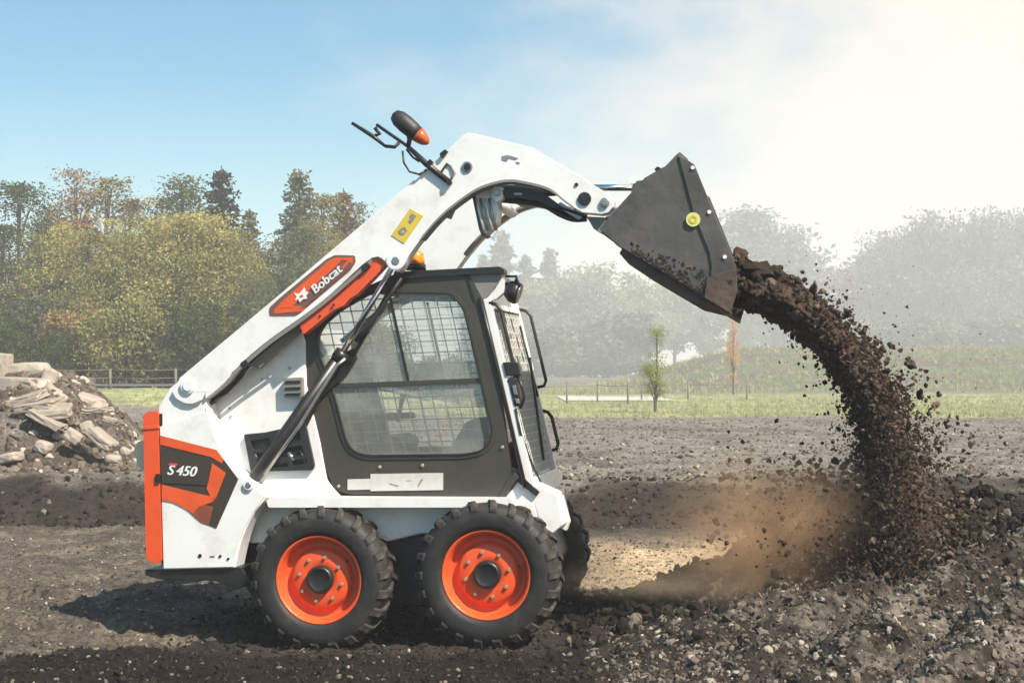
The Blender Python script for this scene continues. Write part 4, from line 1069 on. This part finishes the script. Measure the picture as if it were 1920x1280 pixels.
# interior
st = plate('seat', 'seat', rounded([(655,845),(665,822),(735,815),(755,825),(752,845)], 8), .48, .92, bevel=.02, ref=.5)
plate('seat_back', 'seat', rounded([(655,838),(632,740),(640,712),(662,712),(676,740),(688,820)], 10), .50, .90, st, .02, ref=.5)
plate('arm_rest', 'plastic', rounded([(672,778),(740,776),(742,788),(674,792)], 5), .40, .47, st, .01, ref=.5)
plate('arm_rest', 'plastic', rounded([(672,778),(740,776),(742,788),(674,792)], 5), .93, 1.0, st, .01, ref=.5)
for v in (.43, .97):
    MB().tube([P(745,790,v), P(752,760,v), P(756,738,v)], [.012,.012,.018], 8).build('joystick', M['black'], st)
plate('front_console', 'greyp', rounded([(845,905),(850,840),(880,790),(905,780),(925,905)], 6), .30, .52, bevel=.01, ref=.4)
MB().tube([P(640,640,.28), P(690,600,.28), P(760,560,.28)], .014, 8).build('roof_rail', M['cabframe'], loader)
mir = plate('mirror_shell', 'plastic', rounded([(640,690),(700,676),(706,706),(648,716)], 6), .30, .34, bevel=.006, ref=.3)
plate('headliner_panel', 'greyp', [(690,536),(846,536),(846,546),(694,548)], .262, 1.13, bevel=0, ref=.25)

# --- lamp set on the near arm
ls = MB().tube([P(843,342,.02), P(800,308,.02), P(765,275,.02)], [.016,.017,.012], 8).build('lamp_mast', M['black'], loader)
MB().tube([P(765,275,.02), P(735,254,.02), P(706,234,.02)], .009, 8).build('mirror_arm', M['black'], ls)
MB().tube([P(660,231,.0), P(700,256,.0), P(722,274,.0)], [.009,.012,.008], 8).build('indicator_rod', M['black'], ls)
MB().tube([P(722,274,.0), P(740,276,.0), P(748,268,.01)], .010, 8).build('rod_clamp', M['black'], ls)
MB().tube([P(703,240,.0), P(712,252,.0), P(704,254,.0)], .011, 8).build('rod_clamp', M['black'], ls)
MB().tube([P(755,283,.0), P(757,305,.0), P(768,322,.0), P(786,327,.01), P(800,318,.02)], .006, 8).build('cable', M['black'], ls)
MB().tube([P(762,280,.04), P(774,295,.04), P(786,303,.03)], .006, 8).build('cable', M['black'], ls)
a_, b_ = P(738,214,.03), P(802,268,.03)
d_ = (b_-a_); q_ = [a_+d_*t for t in (-.02,.03,.15,.35,.55,.72)]
hl = MB().tube(q_, [.006,.032,.046,.050,.047,.042], 22).build('head_lamp', M['plastic'], ls)
MB().tube([a_+d_*t for t in (.715,.80,.92,1.0,1.03)], [.0425,.040,.031,.017,.003], 22).build('indicator_lens', mat('indicator_amber', (.50,.10,.02), .3, var=.1), hl)
MB().tube([P(765,275,.02), P(768,262,.02), P(766,250,.025)], .014, 8).build('lamp_stem', M['black'], ls)
MB().tube([P(828,322,.02), P(838,306,.025), P(846,312,.025), P(853,325,.02), P(842,342,.02)], .0065, 8).build('guard_loop', M['greyp'], ls)
plate('mast_clamp', 'black', rounded([(798,306),(806,298),(812,304),(803,316)], 2), .0, .03, ls, .003)
plate('mast_clamp', 'black', rounded([(824,288),(834,280),(840,284),(832,294),(826,296)], 2), .01, .05, ls, .003)
plate('mast_clamp', 'black', rounded([(836,336),(844,335),(847,343),(838,347)], 2), .0, .03, ls, .003)

# --- wheels
def lathe_mesh(prof, n=64, closed=False): return MB().lathe(prof, (0,0,0), n, closed).mesh()
tyre_prof = [(.030,.232),(.012,.240),(.004,.262),(.000,.295),(.004,.325),(.018,.350),(.042,.366),(.085,.372),(.165,.372),(.208,.366),(.232,.350),(.246,.325),(.250,.295),(.246,.262),(.238,.240),(.220,.232),(.125,.225)]
def tyre_mesh():
    mb = MB().lathe(tyre_prof, (0,0,0), 72, True); me = mb.mesh('tyre'); return me
TY = tyre_mesh(); TY.materials.append(M['rubber'])
rim_prof = [(.036,.234),(.020,.236),(.016,.230),(.024,.222),(.036,.217),(.052,.212),(.098,.205),(.106,.190),(.104,.172),(.086,.163),(.072,.156),(.066,.146),(.064,.100),(.062,.074),(.066,.070),(.10,.07),(.16,.10)]
RI = lathe_mesh(rim_prof, 72); RI.materials.append(M['rim'])
HB = lathe_mesh([(.075,.074),(.040,.073),(.030,.068),(.026,.060),(.030,.052),(.034,.044),(.034,.0001)], 32); HB.materials.append(M['black'])
def lug_mesh(sgn):
    mb = MB(); L = []
    # a bar running from the shoulder to the middle of the tread, leaning round the wheel
    N_ = 6
    for i in range(N_+1):
        t = i/N_
        v = .002 + t*.135 if sgn > 0 else .248 - t*.135
        ang = (.0 + .13*t**1.2)*1.0
        rb = .343 + .029*min(1, t*3.2)**.6; rt = rb + .015 - (.006 if t > .9 else 0) - (.012 if i == 0 else 0)
        hw = .044 if t < .3 else .034
        for s_, r_ in ((-1, rb-.01), (-1, rt), (1, rt), (1, rb-.01)):
            a = ang + s_*hw*.5/r_*(1 if r_ < rt else .8)
            L.append((r_*math.cos(a), v, r_*math.sin(a)))
    fs = []
    for i in range(N_):
        for j in range(4): fs.append((i*4+j, i*4+(j+1)%4, (i+1)*4+(j+1)%4, (i+1)*4+j))
    fs += [(0,1,2,3), tuple(N_*4+k for k in (3,2,1,0))]
    me = MB().add(L, fs).mesh('lug')
    bm = bmesh.new(); bm.from_mesh(me); bmesh.ops.recalc_face_normals(bm, faces=bm.faces); bm.to_mesh(me); bm.free(); me.materials.append(M['tread']); return me
LG = [lug_mesh(1), lug_mesh(-1)]
BO = MB().lathe([(.0,.0001),(.0,.009),(.012,.010),(.014,.006)], (0,0,0), 6, smooth=False).mesh(); BO.materials.append(M['bolt'])
VS = lathe_mesh([(.0,.004),(.03,.004),(.03,.0001)], 8); VS.materials.append(M['black'])
def wheel(px, py, v, far, rot):
    c = P(px, py, .02); c.y = v
    w = empty('wheel', tuple(c), 0, loader)
    w.rotation_euler = (0, rot, math.pi if far else 0); w.scale = (1.04, 1, 1.04)
    if far: w.location.y = v
    mesh_obj('tyre', TY, None, w); mesh_obj('rim', RI, None, w); mesh_obj('hub', HB, None, w)
    for k in range(8):
        a = 2*math.pi*k/8; mesh_obj('wheel_nut', BO, None, w, (.118*math.cos(a), .050, .118*math.sin(a)))
    mesh_obj('valve', VS, None, w, (.17*math.cos(.8), .07, .17*math.sin(.8)))
    for s_ in (0, 1):
        for k in range(22):
            o = mesh_obj('tread_lug', LG[s_], None, w); o.rotation_euler = (0, 2*math.pi*(k+.5*s_)/22, 0)
    return w
for (px, py, r_) in ((597,1087,.2), (911,1078,.55)):
    wheel(px, py, .0, False, r_); wheel(px, py, WID, True, r_+.3)
for x_ in (597, 911):
    a = P(x_, 1080, .02); MB().tube([(a.x, .10, a.z), (a.x, WID-.10, a.z)], .055, 16).build('axle', M['black'], loader)

# --- bucket
BV0, BV1 = -.085, 1.485
REF = -.085
bk = empty('bucket', tuple(P(1134,380,.02)), 0, loader); off = Vector(bk.location)
def bplate(name, mat, pts, v0, v1, bevel=.003, holes=(), parent=bk, ref=REF):
    o = MB().px(pts, v0, v1, holes, ref).build(name, M[mat], parent, bevel)
    if parent is bk: o.location = -off
    return o
sidep = [(1271,287),(1285,297),(1302,308),(1380,500),(1383,545),(1369,588),(1321,557),(1164,463),(1124,430),(1137,412),(1209,333),(1248,311)]
for v0 in (BV0, BV1-.010):
    sd = bplate('side_plate', 'bucket', sidep, v0, v0+.010)
    q = -1 if v0 < 0 else 1
    e0, e1 = (v0-.010, v0-.001) if q < 0 else (v0+.011, v0+.020)
    bplate('side_cutter', 'bucket', [(1272,292),(1286,298),(1302,309),(1380,500),(1383,545),(1369,586),(1328,560),(1334,500),(1330,474),(1300,398)], e0, e1, .003, parent=sd)
    bplate('corner_plate', 'bucketin', [(1326,520),(1380,505),(1383,545),(1369,587),(1321,558)], e0-.005, e0 if q < 0 else e0+.0, .002, parent=sd)
    if q < 0:
        pp = lambda x_, y_: P(x_, y_, REF)
        for x_, y_ in ((1299,315),(1330,398),(1359,482)):
            c = pp(x_, y_); MB().lathe([(0,.0001),(0,.010),(.008,.011)], (c.x, e0-.008, c.z), 10, smooth=False).build('cutter_bolt', M['ink'], sd)
        for x_, y_ in ((1316,508),(1370,528)):
            c = pp(x_, y_); MB().lathe([(0,.0001),(0,.010),(.008,.011)], (c.x, e0-.008, c.z), 10, smooth=False).build('cutter_bolt', M['black'], sd)
        c = pp(1300,412); MB().lathe([(0,.0001),(0,.037),(.003,.037)], (c.x, e0-.004, c.z), 28, smooth=False).build('round_sticker', M['lime'], sd)
        MB().lathe([(0,.012),(0,.022),(.002,.022)], (c.x, e0-.006, c.z), 28, smooth=False).build('sticker_ring', M['yellow'], sd)
# shell of the bucket: back, knee, floor
def strip(outer, t=6):
    L = []
    m = len(outer)
    for i, p in enumerate(outer):
        a = Vector(outer[max(i-1,0)]); b = Vector(outer[min(i+1,m-1)]); d = (b-a).normalized(); L.append((p[0]+d.y*t, p[1]-d.x*t))
    return list(outer)+list(reversed(L))
shell = smooth_line([(1271,289),(1250,312),(1209,335),(1160,388),(1137,413),(1126,428)],3) + smooth_line([(1126,430),(1134,442),(1166,464)],3) + [(1321,557),(1369,587)]
bplate('bucket_shell', 'bucket', strip(shell, 4), BV0+.0105, BV1-.0105, 0)
bplate('cutting_edge', 'bucketin', [(1300,549),(1369,590),(1372,583),(1303,541)], BV0+.012, BV1-.012, .002)
bplate('top_lip', 'bucket', [(1268,290),(1274,284),(1290,298),(1284,303)], BV0+.0105, BV1-.0105, .003)
# wear strips under the floor
for k in range(7):
    v = BV0+.03 + k*(BV1-BV0-.16)/6
    bplate('wear_strip', 'bucketin', [(1160,474),(1166,464),(1318,555),(1340,573),(1290,561),(1178,495)], v, v+.10, .003)
# back bracing + coupler
for v in (.20, 1.15):
    h = bplate('coupler_plate', 'bucket', rounded([(1120,428),(1128,408),(1150,392),(1172,366),(1174,340),(1182,327),(1198,326),(1212,333),(1165,385),(1136,414),(1126,430)], 4), v, v+.05, .004)
    c = P(1187,338,v); MB().lathe([(0,.0001),(0,.020),(.06,.020)], (c.x, v-.006, c.z), 16, smooth=False).build('coupler_pin', M['ink'], h)
for v in (.12, 1.20):
    bplate('coupler_foot', 'black', rounded([(1124,402),(1142,396),(1156,388),(1150,402),(1137,418),(1126,420)], 3), v, v+.08, .004)
    bplate('coupler_wedge', 'greyp', rounded([(1092,400),(1128,402),(1128,420),(1120,432),(1106,424)], 3), v-.04, v+.1, .004)
bplate('coupler_crossbar', 'bucket', [(1134,414),(1168,372),(1180,360),(1184,364),(1140,418)], .20, 1.20, .003)
bplate('step_bracket', 'black', rounded([(1224,314),(1230,308),(1238,312),(1240,322),(1232,322)], 2), .0, .06, .003)
# soil still sitting in the bucket
# ------------------------------------------------------------------ the falling soil
def w_of(px, py, v):
    p = P(px, py, v); return np.array([p.x*CT + p.y*ST, YM - p.x*ST + p.y*CT, p.z])
VM = .70
path = smooth_line([(1345,508),(1385,540),(1440,560),(1500,590),(1555,640),(1600,700),(1635,765),(1655,840),(1662,920),(1655,990),(1640,1050)], 10)
wid  = np.interp(np.linspace(0,1,len(path)), [0,.08,.2,.35,.5,.65,.8,.92,1], [30,38,40,47,58,70,80,98,125])
pw = np.array([w_of(x_, y_, VM) for x_, y_ in path])
lat = np.array([ST, CT, 0.])
def stream_pts(n, t0, t1, spread, seed, latw=.70, power=1.0, dens=None):
    r = np.random.default_rng(seed)
    t = r.uniform(t0, t1, n) if dens is None else t0+(t1-t0)*r.beta(*dens, n)
    f = t*(len(path)-1); i = np.minimum(f.astype(int), len(path)-2); q = (f-i)[:, None]
    c = pw[i]*(1-q)+pw[i+1]*q; d = pw[i+1]-pw[i]; d /= np.linalg.norm(d, axis=1)[:, None]
    nrm = np.cross(d, lat); w_ = np.interp(t, np.linspace(0,1,len(path)), wid)/335.
    a = r.normal(0, .42, n) if spread is None else r.normal(0, .42*spread, n)
    a = np.where(a < 0, a*.62, a*1.08)
    l = r.uniform(-1, 1, n)*latw
    # sheet thins to the sides
    k = np.sqrt(np.clip(1-(l/(latw*1.25))**2, .1, 1))
    lump = 1 + .75*vnoise(t*22, l*5, 8) + .35*vnoise(t*60, l*12, 18)
    return c + nrm*(a*w_*k*lump)[:, None] + lat*l[:, None], t, a
# solid core, built as a lumpy sheet
def core():
    nu, nk = 160, 72; V = []
    for i in range(nu):
        t = .0 + .66*i/(nu-1); f = t*(len(path)-1); j = min(int(f), len(path)-2); q = f-j
        c = pw[j]*(1-q)+pw[j+1]*q; d = pw[j+1]-pw[j]; d /= np.linalg.norm(d); n = np.cross(d, lat)
        w_ = np.interp(t, np.linspace(0,1,len(path)), wid)/335.*(.9 - .55*max(0,(t-.30)/.36))
        if i in (0, nu-1): w_ *= .05
        for k in range(nk):
            a = 2*math.pi*k/nk; ca, sa = math.cos(a), math.sin(a)
            ex = np.sign(ca)*abs(ca)**.8; 
            rr = 1.05 + .45*float(vnoise(i*.16, k*.35, 3)) + .5*float(vnoise(i*.45, k*.9, 4)) + .35*float(vnoise(i*1.1, k*2.1, 5))
            V.append(c + n*(sa*w_*.80*rr) + lat*(ex*.68*(1-.25*max(0,(t-.3)))*(.92+.12*rr)))
    F_ = []
    for i in range(nu-1):
        for k in range(nk): F_.append((i*nk+k, i*nk+(k+1)%nk, (i+1)*nk+(k+1)%nk, (i+1)*nk+k))
    F_ += [tuple(range(nk)), tuple(reversed(range((nu-1)*nk, nu*nk)))]
    return MB().add(V, F_, True)
sm_ = mat('falling_soil', (.060,.040,.030), .95, var=.5, scale=11, dirt=.8, dirtcol=(.10,.068,.05), bump=1.0, bscale=45, spec=.1)
co = core().build('soil_stream', sm_); tag(co, 'dense brown soil pouring out of the tilted bucket in an arc', None, None, 'stuff')
pts = []; scl = []
def addp(n, t0, t1, sp, seed, s0, s1, pw_=3, **k):
    p, t, a = stream_pts(n, t0, t1, sp, seed, **k); r = np.random.default_rng(seed+100)
    pts.append(p); scl.append(s0+(s1-s0)*r.random(n)**pw_)
addp(26000, .0, .60, .95, 1, .006, .045, 5)
addp(28000, .30, 1.0, .92, 2, .004, .036, 6)
addp(26000, .55, 1.0, 1.3, 3, .003, .030, 6)
addp(3500, .30, 1.0, 1.9, 4, .005, .040, 5)
addp(1500, .20, .98, 3.0, 5, .004, .025, 5)
addp(900, .0, .30, 1.15, 6, .03, .085, 2)
P_ = np.concatenate(pts); S_ = np.concatenate(scl)
gz = ground_z(P_[:,0], P_[:,1]); k = P_[:,2] > gz
scatter('soil_crumbs', P_[k], S_[k], fallc, 'loose brown crumbs raining down from the bucket to the heap')
# cloud of crumbs spreading over the heap
r = np.random.default_rng(77); n = 14000
c = w_of(1600, 1010, VM); p = c + np.stack([np.where(r.random(n)<.35, -1, 1)*np.abs(r.normal(0,.30,n)), r.normal(.1,.40,n), np.abs(r.normal(0,.22,n))-.12],1)
gz = ground_z(p[:,0], p[:,1]); k = p[:,2] > gz-.02
scatter('bouncing_crumbs', p[k], (.006+.034*r.random(n)**4)[k], fallc, 'crumbs of soil bouncing above the heap where the stream lands')
# crumbs landing to the right, on the mound
n = 3600; x = r.uniform(.3, 3.4, n); y_ = r.normal(9.3, .45, n)
z = ground_z(x, y_)+np.abs(r.normal(0,.015,n)); scatter('ridge_clods', np.stack([x,y_,z],1), .015+.085*r.random(n)**3, darkc, 'big clods darkened as shade along the crest of the tipped mound')  # dark clod colour paints the shade along the crest
# clods one can count
big = [(1708,684,30,'largest dark clod flying right of the stream'),(1724,738,19,'second clod below the largest flying one'),(1755,759,14,'small clod right of the second flying one'),(1620,622,14,'clod jumping highest above the stream bend'),
 (1672,650,18,'clod just above the stream edge left of the largest'),(1688,657,12,'little clod beside the clod above the stream edge'),(1740,708,9,'tiny clod right of the largest one'),(1712,708,9,'tiny clod right below the largest one'),
 (1780,780,8,'tiny clod flying farthest right at mid height'),(1733,862,22,'elongated clod at the right side of the lower stream'),(1777,860,11,'small clod right of the elongated one'),(1760,873,19,'flat clod below the elongated one'),
 (1818,875,8,'tiny clod farthest right low above the ground'),(1566,864,22,'clod flying left of the lower stream'),(1583,872,24,'dark clod at the left side of the lower stream'),(1553,774,8,'tiny clod left of the stream in front of the grass'),
 (1502,900,8,'lone tiny clod well left of the stream'),(1700,752,16,'clod at the right edge of the middle stream'),(1765,830,10,'small clod right of the stream above the elongated one'),(1748,800,9,'tiny clod between the small ones right of the stream'),
 (1757,956,24,'clod tumbling low at the right edge of the stream'),(1712,1000,26,'clod about to land right of the stream foot'),(1642,655,15,'clod riding on the upper edge of the bend'),(1790,805,7,'tiny clod far right above the field')]
for i, (px, py, d, lb_) in enumerate(big):
    src = fallc.objects[i % len(fallc.objects)]
    o = bpy.data.objects.new('falling_clod', src.data); COL.objects.link(o)
    o.location = w_of(px, py, .15+.9*((i*37) % 10)/10); q = d/335.*1.05
    o.scale = (q, q*.8, q*.7); o.rotation_euler = (i*1.3, i*.7, i*2.1)
    tag(o, lb_, 'clod', 'clods flying off the soil stream')
chunk = [(1418,506,46,'blocky lump of soil breaking off at the bucket lip'),(1458,522,34,'lump of soil on top of the stream right of the lip block'),(1490,540,32,'lump on top of the stream before the bend'),(1395,528,30,'lump squeezed between bucket lip and the blocky one'),(1530,565,28,'lump at the outer side of the bend')]
for i, (px, py, d, lb_) in enumerate(chunk):
    o = bpy.data.objects.new('falling_clod', fallc.objects[(i+2) % 7].data); COL.objects.link(o)
    o.location = w_of(px, py, .10+.25*i); q = d/335.*1.35; o.scale = (q, q*.9, q*.85); o.rotation_euler = (i, i*2, i*3)
    tag(o, lb_, 'clod', 'lumps of soil at the bucket lip')
# dust
def dust(name, c, rad, dens, col, label, seed=0.):
    m = bpy.data.materials.new(name); m.use_nodes = True; nt = m.node_tree; nt.nodes.remove(nt.nodes['Principled BSDF']); N = nt.nodes; L = nt.links
    v = N.new('ShaderNodeVolumePrincipled'); v.inputs['Color'].default_value = (*col, 1)
    tc_ = N.new('ShaderNodeTexCoord'); n = N.new('ShaderNodeTexNoise'); n.inputs['Scale'].default_value = 2.0; n.inputs['Detail'].default_value = 6; n.inputs['Roughness'].default_value = .6
    mp_ = N.new('ShaderNodeMapping'); mp_.inputs['Location'].default_value = (seed, 0, 0); L.new(tc_.outputs['Object'], mp_.inputs[0]); L.new(mp_.outputs[0], n.inputs[0])
    ln = N.new('ShaderNodeVectorMath'); ln.operation = 'LENGTH'; L.new(tc_.outputs['Object'], ln.inputs[0])
    f = N.new('ShaderNodeMapRange'); f.interpolation_type = 'SMOOTHSTEP'; f.inputs[1].default_value = 1.0; f.inputs[2].default_value = .1; f.inputs[3].default_value = 0; f.inputs[4].default_value = 1; L.new(ln.outputs['Value'], f.inputs[0])
    g = N.new('ShaderNodeMapRange'); g.inputs[1].default_value = .36; g.inputs[2].default_value = .70; g.inputs[3].default_value = .15; g.inputs[4].default_value = 1.9; L.new(n.outputs['Fac'], g.inputs[0])
    a = N.new('ShaderNodeMath'); a.operation = 'MULTIPLY'; L.new(f.outputs[0], a.inputs[0]); L.new(g.outputs[0], a.inputs[1])
    b_ = N.new('ShaderNodeMath'); b_.operation = 'MULTIPLY'; L.new(a.outputs[0], b_.inputs[0]); b_.inputs[1].default_value = dens; L.new(b_.outputs[0], v.inputs['Density'])
    L.new(v.outputs[0], N['Material Output'].inputs['Volume'])
    bm = bmesh.new(); bmesh.ops.create_icosphere(bm, subdivisions=3, radius=1.0); me = bpy.data.meshes.new(name); bm.to_mesh(me); bm.free()
    o = mesh_obj(name, me, m); o.location = c; o.scale = rad
    return tag(o, label, None, None, 'stuff')
dust('dust_cloud', tuple(w_of(1465, 985, .4)), (.78,.6,.56), 2.0, (.99,.67,.41), 'orange brown dust rising left of the landing soil')
dust('dust_cloud', tuple(w_of(1300, 1085, .4)), (.95,.6,.15), .6, (.99,.80,.56), 'thin low dust drifting over the sandy floor towards the wheels', 3.)
dust('dust_cloud', tuple(w_of(1640, 960, .7)), (.42,.75,.55), 1.6, (.80,.60,.46), 'thin brown dust hanging around the lower end of the falling soil', 7.)

# soil caked on the bucket's side near the cutting edge
r = np.random.default_rng(21); L_ = []
for k in range(420):
    a, b_ = r.random(), r.random()**2.8
    x_ = 1185 + a*185; y_ = 474 + a*112 - b_*(18+40*a) - 4
    if x_ > 1378: continue
    L_.append(P(x_, y_, REF) - off + Vector((0, -.012 if x_ > 1325 else -.002, 0)))
cs = scatter('caked_soil', np.array([tuple(p) for p in L_]), np.stack([.006+.020*r.random(len(L_))**3, np.full(len(L_), .005), .006+.018*r.random(len(L_))**3], 1), fallc, 'brown soil caked along the lower side of the bucket', bk, rot=np.stack([np.zeros(len(L_)), r.uniform(0, 6.28, len(L_)), np.zeros(len(L_))], 1))
